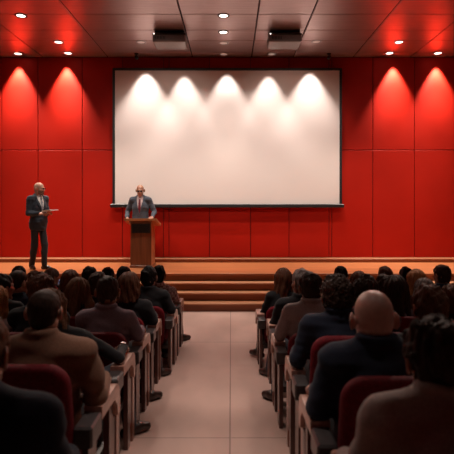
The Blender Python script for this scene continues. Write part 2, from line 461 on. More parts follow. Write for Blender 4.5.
def hand_parts(side, res, curl=0.5, hs=1.0):
    """right hand for side=+1: fingers along +y, back of the hand +z, thumb at -x*side (towards the body's middle)"""
    f = Field((-0.09, -0.075, -0.10), (0.09, 0.21, 0.05), res)
    f.cone((0, -0.03, 0), (0, 0.015, 0), 0.025, 0.025, 0)
    f.box((0, 0.050, 0), (0.040, 0.045, 0.014), 0.013, 0.02)
    ln = (0.068, 0.078, 0.072, 0.056)
    for i in range(4):
        x = (-0.031+0.0205*i)*(-1 if side < 0 else 1)
        b = np.array((x, 0.090-0.006*abs(i-1.2), 0.0)); L = ln[i]; a = curl*0.55+0.05*i
        p1 = b+L*0.45*np.array((x*0.6, math.cos(a), -math.sin(a))); a2 = a+curl*0.9
        p2 = p1+L*0.32*np.array((x*0.3, math.cos(a2), -math.sin(a2))); a3 = a2+curl*0.6
        p3 = p2+L*0.26*np.array((0, math.cos(a3), -math.sin(a3)))
        f.cone(b, p1, 0.0095, 0.0088, 0.003); f.cone(p1, p2, 0.0088, 0.0080, 0.002); f.cone(p2, p3, 0.0080, 0.0066, 0.002)
    sx = -side
    f.cone((sx*0.026, 0.018, -0.004), (sx*0.052, 0.052, -0.018), 0.0145, 0.0115, 0.012)
    f.cone((sx*0.052, 0.052, -0.018), (sx*0.056, 0.084, -0.026), 0.0110, 0.0085, 0.002)
    v, q = f.polygonise()
    return v*hs, q

def frame_from(d, up):
    y = nrm(d); z = np.array(up, float); z = nrm(z-y*(z@y)); x = np.cross(y, z)
    return np.stack([x, y, z], 1)

def build_person(root, k, cfg):
    """k: dict of joints in root space. Adds the clothed figure to the scene; returns the body object"""
    male = cfg.get('male', True); hs = cfg.get('hs', 1.06); q = cfg.get('q', 1.0)
    seed = cfg.get('seed', 1); g = cfg.get('girth', 1.0)
    if not male: g *= 0.92
    SK = cfg['skin']; H = k['head']; HR = rot(*k['hrot'])      # pitch, roll, yaw
    tops = k['neck']
    parts = []
    hv, hq = head_parts(male, 0.0068*q)
    hm = head_mat(hv[hq].mean(1))
    hv = (hv*hs) @ HR.T + H
    parts.append((hv, hq))
    nmat = [hm]
    # hidden inner body, so that the figure is whole under the clothes
    def torso(f, t, low):
        P_, W, Ch, N = k['pelvis'], k['waist'], k['chest'], k['neck']
        sw = abs(k['sh'][1][0]-k['sh'][0][0])/2
        f.ell(P_, (0.155*g+t, 0.120*g+t, 0.105+t), 0.0) if low else None
        for a, b, n in ((P_, W, 3), (W, Ch, 3)):
            for i in range(n):
                c = a+(b-a)*(i+0.5)/n
                f.ell(c, ((0.150+0.012*(n == 3))*g+t, 0.112*g+t, 0.11+t), 0.05)
        f.ell(Ch, (0.165*g+t, 0.118*g+t, 0.15+t), 0.06)
        s0, s1 = k['sh']; m = (s0+s1)/2
        f.cone(s0*0.88+m*0.12, s1*0.88+m*0.12, 0.058+t, 0.058+t, 0.05)
        for s in (s0, s1):
            f.cone(N+np.array((0, -0.012, 0.012)), s*0.85+m*0.15, 0.050+t, 0.050+t, 0.05)
    def arms(f, t, end=0.0):
        for i in (0, 1):
            S, E, Wr = k['sh'][i], k['el'][i], k['wr'][i]
            f.cone(S, E, (0.056 if male else 0.048)*g+t, (0.043 if male else 0.037)*g+t, 0.03)
            f.cone(E, Wr-(Wr-E)*end, (0.043 if male else 0.037)*g+t, (0.031 if male else 0.027)+t, 0.012)
    def legs(f, t):
        for i in (0, 1):
            h, n, a = k['hip'][i], k['kn'][i], k['an'][i]
            f.cone(h, n, 0.078*g+t, 0.056*g+t, 0.03)
            f.cone(n, n+(a-n)*0.35, 0.057*g+t, 0.057*g+t, 0.02); f.cone(n+(a-n)*0.35, a, 0.057*g+t, 0.047+t, 0.02)
    allp = np.array([*k['sh'], *k['el'], *k['wr'], *k['hip'], *k['kn'], *k['an'], k['pelvis'], k['neck']])
    lo, hi = allp.min(0)-0.22, allp.max(0)+0.20
    f = Field(lo, hi, 0.024*q); torso(f, -0.016, True); arms(f, -0.012); legs(f, -0.012)
    for i in (0, 1): f.cone(k['an'][i], k['toe'][i], 0.032, 0.025, 0.02)
    v, qd = f.polygonise(); parts.append((v, qd)); nmat.append(np.zeros(len(qd), int))
    for i, side in ((0, -1), (1, 1)):
        v, qd = hand_parts(side, 0.0055*q, k['curl'][i], hs)
        F3 = frame_from(k['hdir'][i], k['hup'][i])
        v = v @ F3.T + k['wr'][i]
        parts.append((v, qd)); nmat.append(np.zeros(len(qd), int))
    allm = np.concatenate(nmat)
    me = np_mesh('person_body', parts, [SK, eye_m, lip_m], lambda c: allm)
    root_obj = link('person', me, None)
    root_obj.location = root[:3]; root_obj.rotation_euler = (0, 0, root[3])
    body = root_obj
    # ---- top garment
    kind = cfg.get('top', 'jacket'); TC = cfg['topmat']
    seg = np.array([*k['sh'], *k['el'], *k['wr'], k['pelvis'], k['neck']])
    lo, hi = seg.min(0)-0.2, seg.max(0)+0.2
    r = 0.0125*q
    f = Field(lo, hi, r)
    t = 0.012 if kind == 'jacket' else 0.006
    torso(f, t, True); 
    hem = k.get('hem')
    if hem is not None:
        for c, rr in hem: f.ell(c, rr, 0.05)
    arms(f, t, 0.06)
    X, Y, Z = f.grid()
    if k.get('topcut') is not None: f.keep(-(Z-k['topcut']) + 0*X + 0*Y, 0.01)
    # soft folds: on the sleeves near the elbow and across the back
    fold = 0.0035*noise3((X, Y, Z), 28, seed+5, 6, (1, 1, 1.3))+0.0022*noise3((X, Y, Z), 65, seed+6, 6, (.6, .6, 1.6))
    f.v = f.v+fold
    # collar
    N = k['neck']; ax = nrm(H+HR@np.array((0, -0.03, -0.1))*hs-N)
    nr = (0.060 if male else 0.051)*hs
    if kind in ('jacket', 'shirt'):
        for j in range(20):
            if cfg.get('open') and math.sin(2*PI*(j+0.5)/20) > 0.45: continue
            a = 2*PI*j/20; up = 0.026 if math.sin(a) < 0.2 else 0.0
            c = N+np.array((math.cos(a)*(nr+0.012), math.sin(a)*(nr+0.010)-0.004, 0.026+up))
            a2 = 2*PI*(j+1)/20; up2 = 0.026 if math.sin(a2) < 0.2 else 0.0
            c2 = N+np.array((math.cos(a2)*(nr+0.012), math.sin(a2)*(nr+0.010)-0.004, 0.026+up2))
            f.cone(c, c2, 0.014, 0.014, 0.012)
    # open the neck for the skin
    f.cone(N+np.array((0, 0.004, 0.0)), N+np.array((0, 0.012, 0.16)), nr-0.004, nr+0.002, 0.006, cut=True)
    full = f
    if kind == 'jacket' and cfg.get('open'):
        # front opening: a V from the collar to the button
        fy = k['front']; vz, vt = cfg['open']
        wdt = np.clip((Z-vz)/(vt-vz), 0, 1)*0.075
        m = (np.abs(X)-wdt)
        f2v = f.v.copy()
        f.v = np.maximum(f.v, -np.maximum(np.maximum(m, -(Z-vz)), -(Y-fy)))
    v, qd = f.polygonise()
    o = link(kind, np_mesh(kind, [(v, qd)], TC), body)
    if kind == 'jacket':
        # shirt collar edge and cuffs
        f = Field(N-0.13, N+0.13, 0.008*q)
        for j in range(18):
            a, a2 = 2*PI*j/18, 2*PI*(j+1)/18
            z0 = lambda b: 0.050+(0.010 if math.sin(b) < 0.3 else -0.010)
            f.cone(N+np.array((math.cos(a)*(nr+0.002), math.sin(a)*(nr+0.002), z0(a)-0.01)), N+np.array((math.cos(a2)*(nr+0.002), math.sin(a2)*(nr+0.002), z0(a2)-0.01)), 0.010, 0.010, 0.004)
        f.cone(N, N+np.array((0, 0.008, 0.16)), nr-0.007, nr-0.003, 0.003, cut=True)
        vv = [f.polygonise()]; cuffs = []
        for i in (0, 1):
            E, Wr = k['el'][i], k['wr'][i]; u = nrm(Wr-E)
            f = Field(Wr-0.09, Wr+0.09, 0.008*q); f.cone(Wr-u*0.045, Wr-u*0.004, 0.036, 0.033, 0); cuffs.append(f.polygonise())
        if cfg.get('open'):
            f = Field(lo, hi, 0.011*q); torso(f, -0.004, True); f.cone(k['chest']+np.array((0, 0.040, 0.08)), N+np.array((0, 0.014, 0.018)), 0.075, 0.054*hs, 0.03); X, Y, Z = f.grid()
            vz, vt = cfg['open']; f.keep(-(Y-k['front']) + 0*X + 0*Z); f.keep(np.abs(X)-0.10 + 0*Y + 0*Z); f.keep(-(Z-vz+0.03)+0*X+0*Y)
            vv.append(f.polygonise())
        if cfg.get('shirt') is not None:
            so = link('shirt', np_mesh('shirt', vv, cfg['shirt']), body)
            for c_ in cuffs: link('shirt_cuff', np_mesh('shirt_cuff', [c_], cfg['shirt']), so)
    if cfg.get('tie') is not None:
        f = Field(lo, hi, 0.008*q); torso(f, 0.005, True); f.cone(k['chest']+np.array((0, 0.040, 0.08)), N+np.array((0, 0.014, 0.018)), 0.084, 0.060*hs, 0.03); X, Y, Z = f.grid(); vz, vt = cfg['open']
        w = 0.020+0.016*np.clip((vt-Z)/(vt-vz), 0, 1)
        f.keep(np.abs(X)-w + 0*Y); f.keep(-(Y-k['front']-0.02)+0*X+0*Z); f.keep(np.maximum(Z-vt-0.02, -(Z-vz+0.05))+0*X+0*Y)
        f.box(N+np.array((0, nr+0.012, 0.02)), (0.019, 0.012, 0.020), 0.008, 0.01)
        link('tie', np_mesh('tie', [f.polygonise()], cfg['tie']), body)
    if cfg.get('open'):
        vz, vt = cfg['open']
        for s_ in (-1, 1):
            f = Field(lo, hi, 0.008*q); torso(f, 0.019, True); X, Y, Z = f.grid()
            wdt = np.clip((Z-vz)/(vt-vz), 0, 1)*0.075; wl = 0.012+0.040*np.clip((Z-vz)/(vt-vz)*1.6, 0, 1)
            f.keep(np.maximum(wdt-s_*X-0.003, s_*X-wdt-wl) + 0*Y, 0.004); f.keep(-(Y-k['front']+0.02)+0*X+0*Z); f.keep(np.maximum(vz-Z, Z-vt-0.03)+0*X+0*Y)
            v, qd = f.polygonise()
            if len(qd): link('lapel', np_mesh('lapel', [(v, qd)], TC), o)
    # ---- trousers, shoes
    seg = np.array([*k['hip'], *k['kn'], *k['an'], k['pelvis']])
    f = Field(seg.min(0)-0.16, seg.max(0)+0.16, 0.014*q)
    f.ell(k['pelvis'], (0.160*g, 0.124*g, 0.105), 0); legs(f, 0.008)
    X, Y, Z = f.grid()
    f.v = f.v+0.003*noise3((X, Y, Z), 30, seed+9, 6)
    link('trousers', np_mesh('trousers', [f.polygonise()], cfg['legmat']), body)
    for i in (0, 1):
        a, tt = k['an'][i], k['toe'][i]; fz = k['fz'][i]
        d = nrm((tt-a)*np.array((1, 1, 0))); heel = np.array((*(a-d*0.045)[:2], fz+0.035)); toe = np.array((*(a+d*0.150)[:2], fz+0.030)); mid = np.array((*(a+d*0.07)[:2], fz+0.045))
        f = Field(np.minimum(heel, toe)-0.08, np.maximum(heel, toe)+np.array((0.08, 0.08, 0.14)), 0.009*q)
        f.cone(heel, mid, 0.036, 0.043, 0.01); f.cone(mid, toe, 0.043, 0.034, 0.02); f.cone(np.array((a[0], a[1], fz+0.05)), np.array((a[0], a[1], fz+0.115)), 0.040, 0.038, 0.02)
        slope = k.get('slope', 0.0)
        X, Y, Z = f.grid(); f.keep(-(Z-fz-0.004+slope*(Y-a[1]))+0*X)
        link('shoe', np_mesh('shoe', [f.polygonise()], cfg.get('shoemat', shoe_m)), body)
    # ---- hair and spectacles
    if cfg.get('hair'):
        v, qd = hair_parts(cfg['hair'], ({'curly': 0.0042, 'fluffy': 0.0046}.get(cfg['hair'], 0.0063))*q, seed, cfg.get('length', 0.30), cfg.get('spread', 1.0))
        v = (v*hs) @ HR.T + H
        link('hair', np_mesh('hair', [(v, qd)], cfg['hairmat']), body)
    if cfg.get('beard'):
        f = Field((-0.1, -0.03, -0.15), (0.1, 0.14, 0.02), 0.006)
        f.ell((0, 0.030, -0.045), (0.064, 0.0685, 0.083), 0)
        for sx in (-1, 1): f.cone((sx*0.047, 0.0, -0.075), (sx*0.016, 0.072, -0.112), 0.0225, 0.0205, 0.02)
        f.ell((0, 0.078, -0.112), (0.024, 0.019, 0.019), 0.015)
        X, Y, Z = f.grid(); f.keep(Z+0.045-0.45*np.abs(X)+0*Y); f.keep(-(Y-0.01)+0*X+0*Z)
        f.ell((0, 0.11, -0.072), (0.027, 0.05, 0.014), 0.003, cut=True)
        v, qd = f.polygonise(); link('beard', np_mesh('beard', [((v*hs) @ HR.T + H, qd)], cfg['beard']), body)
    if cfg.get('glasses'):
        b = MB()
        for sx in (-1, 1):
            b.tube([(sx*0.031+0.021*math.cos(a), 0.108-0.004*abs(math.cos(a)), 0.001+0.016*math.sin(a)) for a in np.linspace(0, 2*PI, 17)], 0.0026, 6, 0)
            b.prism([(sx*0.031+0.020*math.cos(a), 0.001+0.015*math.sin(a)) for a in np.linspace(0, 2*PI, 14)[:-1]], 1, 0.1055, 0.1075, 1)
            b.tube([(sx*0.052, 0.104, 0.004), (sx*0.080, 0.06, 0.006), (sx*0.086, 0.0, 0.004)], 0.0026, 6, 0)
        b.tube([(-0.010, 0.108, 0.004), (0, 0.112, 0.006), (0.010, 0.108, 0.004)], 0.0025, 6, 0)
        b.v = [tuple(HR @ (np.array(p)*hs) + H) for p in b.v]
        b.obj('glasses', [frame_m, specglass], body)
    return body

def seated(px, ytop, d, hw=None, **cfg):
    """a seated listener whose head is centred on photo column px with its crown at row ytop, at distance d"""
    x = (px-231.0)/FPX*d; fl = floor_z(d); zt = CAMZ-(ytop-202.0)/FPX*d; Hh = zt-fl
    sl = SLOPE if d < Y0-0.3 else 0.0
    hs = cfg.get('hs', 1.06 if cfg.get('male', True) else 1.0); cfg['hs'] = hs
    seat_x = cfg.pop('seat_x', x); hx = x-seat_x             # head offset from the seat's middle
    male = cfg.get('male', True)
    sc = cfg.pop('seat_h', 0.42)
    extra = dict(curly=0.020, fluffy=0.018, long=0.014, bob=0.016, short=0.008, side=0.01, crop=0.004).get(cfg.get('hair'), 0)
    lean = cfg.pop('lean', 0.0)
    head = np.array((hx, 0.0+lean, Hh-(0.12+extra)*hs))
    yaw, pitch, roll = cfg.pop('yaw', 0.0), cfg.pop('pitch', -0.03), cfg.pop('roll', 0.0)
    nz = head[2]-cfg.pop('drop', 0.145)*hs
    neck = np.array((hx*0.75, -0.045+lean*0.85, nz))
    shz = nz-0.062; sw = cfg.pop('sw', 0.192 if male else 0.162); tw = cfg.pop('twist', 0.0)
    shx = hx*0.6
    sh = [np.array((shx-sw*math.cos(tw), -0.055+lean*0.8-sw*math.sin(tw), shz)), np.array((shx+sw*math.cos(tw), -0.055+lean*0.8+sw*math.sin(tw), shz))]
    pel = np.array((0, -0.055, sc+0.105)); che = np.array((shx*0.85, -0.065+lean*0.6, shz-0.11)); wai = (pel+che)/2
    hip = [np.array((s*0.085, -0.03, sc+0.088)) for s in (-1, 1)]
    ks = cfg.pop('knees', (-0.13, 0.13)); fy = cfg.pop('feet', ((-0.14, 0.44), (0.14, 0.44)))
    kn = [np.array((ks[i], 0.385, sc+0.085)) for i in (0, 1)]
    fz = [-sl*fy[i][1] for i in (0, 1)]
    an = [np.array((fy[i][0], fy[i][1]-0.04, fz[i]+0.085)) for i in (0, 1)]
    toe = [an[i]+np.array(((0.03, -0.03)[i == 0]*1.0, 0.13, -0.05)) for i in (0, 1)]
    if cfg.get('toes'):
        tx = cfg.pop('toes'); toe = [an[i]+np.array((tx[i][0]*0.14, tx[i][1]*0.14, -0.05)) for i in (0, 1)]
    # target wrist, hand direction, back-of-hand direction, elbow pole, finger curl, fixed elbow or None
    pose = {'lap': lambda s: ((s*0.075, 0.20, sc+0.215), (-s*0.6, 1, -0.2), (0, 0.1, 1), (s*0.30, -0.5, -1), 0.4, None),
            'thigh': lambda s: ((s*0.13, 0.22, sc+0.205), (-s*0.1, 1, -0.15), (0, 0.1, 1), (s*0.3, -0.5, -1), 0.45, None),
            'arm': lambda s: ((s*0.245, 0.180, 0.705), (-s*0.1, 1, -0.35), (s*0.2, 0.3, 1), (s*0.4, -0.6, -1), 0.7, (s*0.268, -0.05, max(shz-0.215, 0.705))),
            'drop': lambda s: ((s*0.200, 0.25, sc+0.225), (-s*0.2, 1, -0.5), (s*0.4, 0.4, 1), (s*0.5, -0.5, -1), 0.6, None),
            'chin': lambda s: (tuple(head+np.array((s*0.03, 0.13, -0.245))), (-s*0.35, 0.25, 1), (0, 1, 0), (s*0.7, 0.2, -1), 1.3, None),
            'phone': lambda s: ((s*0.05, 0.24, shz-0.02), (-s*0.1, 0.45, 0.9), (s*0.5, 0.6, -0.6), (s*0.5, -0.3, -1), 0.9, None)}
    el, wr, hd, hu, cu = [], [], [], [], []
    hands = cfg.pop('hands', ('lap', 'lap'))
    for i, s in ((0, -1), (1, 1)):
        p = hands[i]; T, dr, up, pole, c, ef = pose[p](s) if isinstance(p, str) else p
        E, W = ik(sh[i], T, 0.265 if male else 0.245, 0.25 if male else 0.235, pole)
        if ef is not None: E = np.array(ef)
        el.append(E); wr.append(W); hd.append(dr); hu.append(up); cu.append(c)
    k = dict(head=head, hrot=(pitch, roll, yaw), neck=neck, sh=sh, pelvis=pel, waist=wai, chest=che, hip=hip, kn=kn, an=an, toe=toe, fz=fz,
             el=el, wr=wr, hdir=hd, hup=hu, curl=cu, slope=sl, topcut=sc+0.03, front=0.02)
    label = cfg.pop('label'); grp = cfg.pop('group', 'seated audience')
    b = build_person((seat_x, d, fl, 0.0), k, cfg)
    tag(b, label, 'person', grp)
    return b, k, (seat_x, d, fl)
# ------------------------------------------------------------------ the room
def wx(px, d): return (px-231.0)/FPX*d
RX, RB = 7.6, -3.5
# audience floor: level in front, rising towards the back of the hall
b = MB()
ys = [9.35, Y0, Y0-2, Y0-4, 0.0, RB]
for a, c in zip(ys[:-1], ys[1:]):
    b.add([(-RX, c, floor_z(c)), (RX, c, floor_z(c)), (RX, a, floor_z(a)), (-RX, a, floor_z(a)),
           (-RX, c, floor_z(c)-.2), (RX, c, floor_z(c)-.2), (RX, a, floor_z(a)-.2), (-RX, a, floor_z(a)-.2)],
          [(0,1,2,3), (4,7,6,5), (0,4,5,1), (2,6,7,3), (1,5,6,2), (3,7,4,0)])
n, l, bs = nodes(floor_m)
src = bs.inputs['Base Color'].links[0].from_socket
tc = n.new('ShaderNodeTexCoord'); mp = n.new('ShaderNodeMapping'); br = n.new('ShaderNodeTexBrick')
mp.inputs['Location'].default_value = (0.008, -0.45, 0)
br.offset = 0.0; br.inputs['Scale'].default_value = 1.0; br.inputs['Brick Width'].default_value = 1.5; br.inputs['Row Height'].default_value = 3.2
br.inputs['Mortar Size'].default_value = 0.006; br.inputs['Color1'].default_value = (1, 1, 1, 1); br.inputs['Color2'].default_value = (0.95, 0.95, 0.95, 1); br.inputs['Mortar'].default_value = (0.45, 0.42, 0.4, 1)
mx = n.new('ShaderNodeMix'); mx.data_type = 'RGBA'; mx.blend_type = 'MULTIPLY'; mx.inputs['Factor'].default_value = 1
l.new(tc.outputs['Object'], mp.inputs['Vector']); l.new(mp.outputs['Vector'], br.inputs['Vector'])
l.new(src, mx.inputs['A']); l.new(br.outputs['Color'], mx.inputs['B']); l.new(mx.outputs['Result'], bs.inputs['Base Color'])
tag(b.obj('floor', floor_m), kind='structure')

# walls
SEAMS = [1, 38, 82.3, 122.5, 163.5, 169, 209.5, 250.5, 289, 329, 331.8, 372.8, 414.5, 456]
xs = [-RX] + [-5.51-1.02] + [(p-231)/FPX*WALL_Y for p in SEAMS] + [6.45] + [RX]
zb, zm, zt = STAGE+0.085, 3.245, CEIL
b = MB()
b.box((-RX, WALL_Y+0.03, 0), (RX, WALL_Y+0.25, CEIL+0.2), 1)
for a, c in zip(xs[:-1], xs[1:]):
    for z0, z1 in ((zb, zm), (zm, zt)):
        b.box((a+0.008, WALL_Y, z0+0.008), (c-0.008, WALL_Y+0.06, z1-0.008), 0, 0.004)
tag(b.obj('wall_back', [red, groove]), kind='structure')
b = MB(); b.box((-RX-.2, RB, -0.5), (-RX, WALL_Y, CEIL+.2)); tag(b.obj('wall_left', darkwall), kind='structure')
b = MB(); b.box((RX, RB, -0.5), (RX+.2, WALL_Y, CEIL+.2)); tag(b.obj('wall_right', darkwall), kind='structure')
b = MB(); b.box((-RX-.2, RB-.2, -0.5), (RX+.2, RB, CEIL+.2)); tag(b.obj('wall_rear', darkwall), kind='structure')
# ceiling panels
cx = [-RX, -6.0, -4.51, -2.953, -0.925, 0.495, 1.495, 2.93, 4.3, 5.8, RX]
cy = [WALL_Y, 11.18, 10.30, 9.69, 8.87, 8.05, 7.2, 6.3, 5.4, 4.5, 3.6, 2.7, 1.8, 0.9, 0, -0.9, -1.8, -2.7, RB]
b = MB(); b.box((-RX, RB, CEIL+.02), (RX, WALL_Y+.03, CEIL+.2), 1)
for a, c in zip(cx[:-1], cx[1:]):
    for y1, y0 in zip(cy[:-1], cy[1:]):
        g = 0.016 if a in (-2.953, -0.925, 0.495, 2.93) or c in (-2.953, -0.925, 0.495, 2.93) else 0.010
        b.box((a+g, y0+0.011, CEIL), (c-g, y1-0.011, CEIL+.05), 0, 0.003)
tag(b.obj('ceiling', [ceil_m, ceil_groove]), kind='structure')

# stage: platform, three steps in front, base board along the red wall
DS, TR, NR = 9.46, 0.235, 4
RH = STAGE/NR
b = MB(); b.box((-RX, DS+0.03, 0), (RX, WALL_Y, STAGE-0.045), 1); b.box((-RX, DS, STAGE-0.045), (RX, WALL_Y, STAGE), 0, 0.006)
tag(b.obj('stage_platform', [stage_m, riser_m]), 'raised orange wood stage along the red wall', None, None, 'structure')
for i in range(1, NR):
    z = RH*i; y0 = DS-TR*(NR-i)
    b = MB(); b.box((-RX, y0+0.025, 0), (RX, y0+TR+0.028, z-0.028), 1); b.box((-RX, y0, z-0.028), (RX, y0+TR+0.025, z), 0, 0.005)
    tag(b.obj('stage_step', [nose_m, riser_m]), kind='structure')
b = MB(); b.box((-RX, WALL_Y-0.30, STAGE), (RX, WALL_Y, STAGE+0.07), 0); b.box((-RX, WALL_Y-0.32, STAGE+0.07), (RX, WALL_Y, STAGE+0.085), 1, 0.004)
tag(b.obj('baseboard_back', [riser_m, plinth_m]), kind='structure')

# ------------------------------------------------------------------ projection screen
root = empty('projection_screen', (0, WALL_Y, 0))
sx0, sx1 = wx(115, 11.38), wx(339.5, 11.38); sz0, sz1 = CAMZ-(204-202)/FPX*11.38, CAMZ+(202-70.5)/FPX*11.38
SY = 11.38-WALL_Y
b = MB(); b.box((sx0, SY, sz0), (sx1, SY+0.03, sz1)); b.obj('screen_surface', screen_m, root)
w = 0.058
b = MB()
b.box((sx0-w, SY-0.02, sz0), (sx0, SY+0.05, sz1+w), 0, 0.006); b.box((sx1, SY-0.02, sz0), (sx1+w, SY+0.05, sz1+w), 0, 0.006)
b.box((sx0, SY-0.02, sz1), (sx1, SY+0.05, sz1+w), 0, 0.006)
b.obj('frame', black_m, root)
b = MB(); b.box((sx0-0.10, SY-0.07, sz0-0.085), (sx1+0.10, SY+0.06, sz0), 0, 0.012); o = b.obj('bottom_bar', black_m, root)
for s in (-1, 1):
    b = MB(); xx = (sx0+sx1)/2+s*2.2; b.box((xx-0.05, SY+0.03, sz1-0.4), (xx+0.05, 0, sz1-0.3)); b.obj('wall_bracket', black_m, root)
tag(root, 'large blank white projection screen with black frame on the red wall', 'projection screen')

# ------------------------------------------------------------------ ceiling fittings
def cpos(px, py):
    d = FPX*(CEIL-CAMZ)/(202.0-py); return wx(px, d), d
LIGHTS = [(21, 15.5, 1, 'lit downlight nearest the left edge of the ceiling, over the lone standing man'),
          (58.5, 42, 1, 'lit downlight on the left ceiling, in front of the two nearest the wall'),
          (18, 53.5, 1, 'lit downlight against the red wall above its leftmost glowing patch'),
          (68, 53, 1, 'lit downlight against the red wall above its second glowing patch from the left'),
          (141, 42, 0, 'unlit pale downlight just left of the left ceiling projector'),
          (223.5, 15.5, 1, 'nearest and brightest of the row of downlights down the middle of the ceiling'),
          (223.5, 32, 1, 'second brightest downlight in the middle row, level with the projectors'),
          (223.5, 42.8, 0, 'faint downlight third along the middle row of the ceiling'),
          (223.5, 54, 0, 'faint downlight closest to the screen in the middle row'),
          (271.5, 54, 0, 'faint downlight near the screen below the right ceiling projector'),
          (316.5, 41.5, 0, 'unlit pale downlight just right of the right ceiling projector'),
          (399, 42, 1, 'lit downlight on the right ceiling, in front of the two nearest the wall'),
          (389.5, 53, 1, 'lit downlight against the red wall above its first glowing patch right of the screen'),
          (438, 53, 1, 'lit downlight against the red wall above its rightmost glowing patch')]
for px, py, on, lab in LIGHTS:
    x, y = cpos(px, py); y = min(y, 11.3)
    t = empty('recessed_downlight', (x, y, CEIL))
    b = MB(); b.lathe((0, 0, 0), [(0.080, 0.0), (0.080, -0.010), (0.100, -0.014), (0.114, -0.007), (0.114, 0.0)], 28)
    b.obj('trim_ring', ring_m if py > 40 else ringdark_m, t)
    b = MB(); b.lathe((0, 0, 0), [(0.079, -0.001), (0.079, -0.006), (0.05, -0.009), (0.01, -0.010)], 24)
    b.obj('lens', lamp_on if on else lamp_dim, t)
    tag(t, lab, 'ceiling light', 'recessed ceiling downlights')
for px, lab in ((136.5, 'small black fitting on the ceiling edge above the left part of the screen'), (329, 'small black fitting on the ceiling edge above the right part of the screen')):
    x, y = cpos(px, 53.5)
    t = empty('ceiling_spotlight', (x, y, CEIL))
    b = MB(); b.lathe((0, 0, 0), [(0.05, 0), (0.05, -0.02), (0.015, -0.03), (0.012, -0.06)], 16); b.obj('mount', black_m, t)
    b = MB(); b.lathe((0, 0.0, -0.09), [(0.025, -0.05), (0.04, -0.04), (0.042, 0.05), (0.03, 0.06)], 16, axis=1); b.obj('lamp_head', black_m, t)
    tag(t, lab, 'spotlight', 'small black ceiling spotlights')
for px, lab in ((170, 'left of the two projectors hanging from the ceiling'), (284.5, 'right of the two projectors hanging from the ceiling')):
    d = 9.80; x = wx(px, d)
    t = empty('ceiling_projector', (x, d, CEIL), 0.0)
    b = MB(); b.box((-0.30, -0.08, -0.03), (0.30, 0.34, 0.0), 0, 0.006); b.obj('mount_plate', dark_plastic, t)
    for s in (-1, 1):
        b = MB(); b.box((s*0.22-0.02, 0.06, -0.09), (s*0.22+0.02, 0.22, -0.03)); b.obj('bracket', dark_plastic, t)
    b = MB(); b.box((-0.33, -0.16, -0.25), (0.33, 0.34, -0.085), 0, 0.02); o = b.obj('case', grey_case, t)
    b = MB()
    for i in range(7): b.box((-0.27+i*0.03, -0.168, -0.20), (-0.255+i*0.03, -0.16, -0.14))
    b.obj('vent', dark_plastic, o)
    b = MB(); b.box((-0.335, -0.17, -0.115), (0.335, 0.345, -0.075), 0, 0.008); b.obj('top_cover', dark_plastic, t)
    b = MB(); b.lathe((0.16, 0.34, -0.165), [(0.06, 0), (0.06, 0.04), (0.05, 0.045), (0.01, 0.047)], 20, axis=1); b.obj('lens', lens_glass, t)
    b = MB(); b.lathe((-0.30, -0.172, -0.095), [(0.012, 0.004), (0.012, -0.004)], 10, axis=1); b.obj('indicator_lamp', lamp_on, t)
    tag(t, 'dark boxy projector with grey-brown case, '+lab, 'projector', 'ceiling projectors')

# ------------------------------------------------------------------ lectern
LD = 10.3; lx = (wx(130.4, LD)+wx(151.3, LD))/2; lw = wx(151.3, LD)-wx(130.4, LD)
t = empty('lectern', (lx, LD+0.25, STAGE))
h, dp, tk = 0.97, 0.25, 0.022
b = MB(); b.box((-lw/2, -dp, 0.0), (lw/2, -dp+tk, h), 0, 0.003); fp = b.obj('front_panel', lectern_shaded, t)
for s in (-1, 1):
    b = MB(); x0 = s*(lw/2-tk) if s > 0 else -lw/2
    b.prism([(-dp+tk, 0), (dp, 0), (dp, h-0.10), (-dp+tk, h)], 0, x0, x0+tk); b.obj('side_panel', lectern_lit, t)
b = MB(); b.box((-lw/2+tk, -dp+tk, 0.5), (lw/2-tk, dp-0.02, 0.52)); b.obj('shelf', lectern_shaded, t)
b = MB(); b.box((-lw/2-0.015, -dp-0.015, 0.0), (lw/2+0.015, dp+0.015, 0.05), 0, 0.005); b.obj('plinth', lectern_shaded, t)
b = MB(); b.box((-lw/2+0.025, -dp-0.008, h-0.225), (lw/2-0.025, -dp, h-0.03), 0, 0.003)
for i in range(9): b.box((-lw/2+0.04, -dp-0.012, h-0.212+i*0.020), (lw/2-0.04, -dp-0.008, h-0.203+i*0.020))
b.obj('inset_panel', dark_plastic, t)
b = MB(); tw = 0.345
b.prism([(-dp-0.07, h+0.045), (dp+0.09, h-0.105), (dp+0.09, h-0.06), (-dp-0.07, h+0.09)], 0, -tw, tw); o = b.obj('top_board', lectern_lit, t)
b = MB(); b.box((-tw, dp+0.07, h-0.065), (tw, dp+0.088, h-0.035)); b.obj('paper_ledge', lectern_lit, o)
b = MB(); b.box((-lw/2-0.02, -dp-0.03, h-0.0), (lw/2+0.02, -dp+0.02, h+0.04), 0, 0.005); b.obj('neck_board', lectern_shaded, t)
tag(t, 'wooden lectern with dark inset panel standing on the stage', 'lectern')

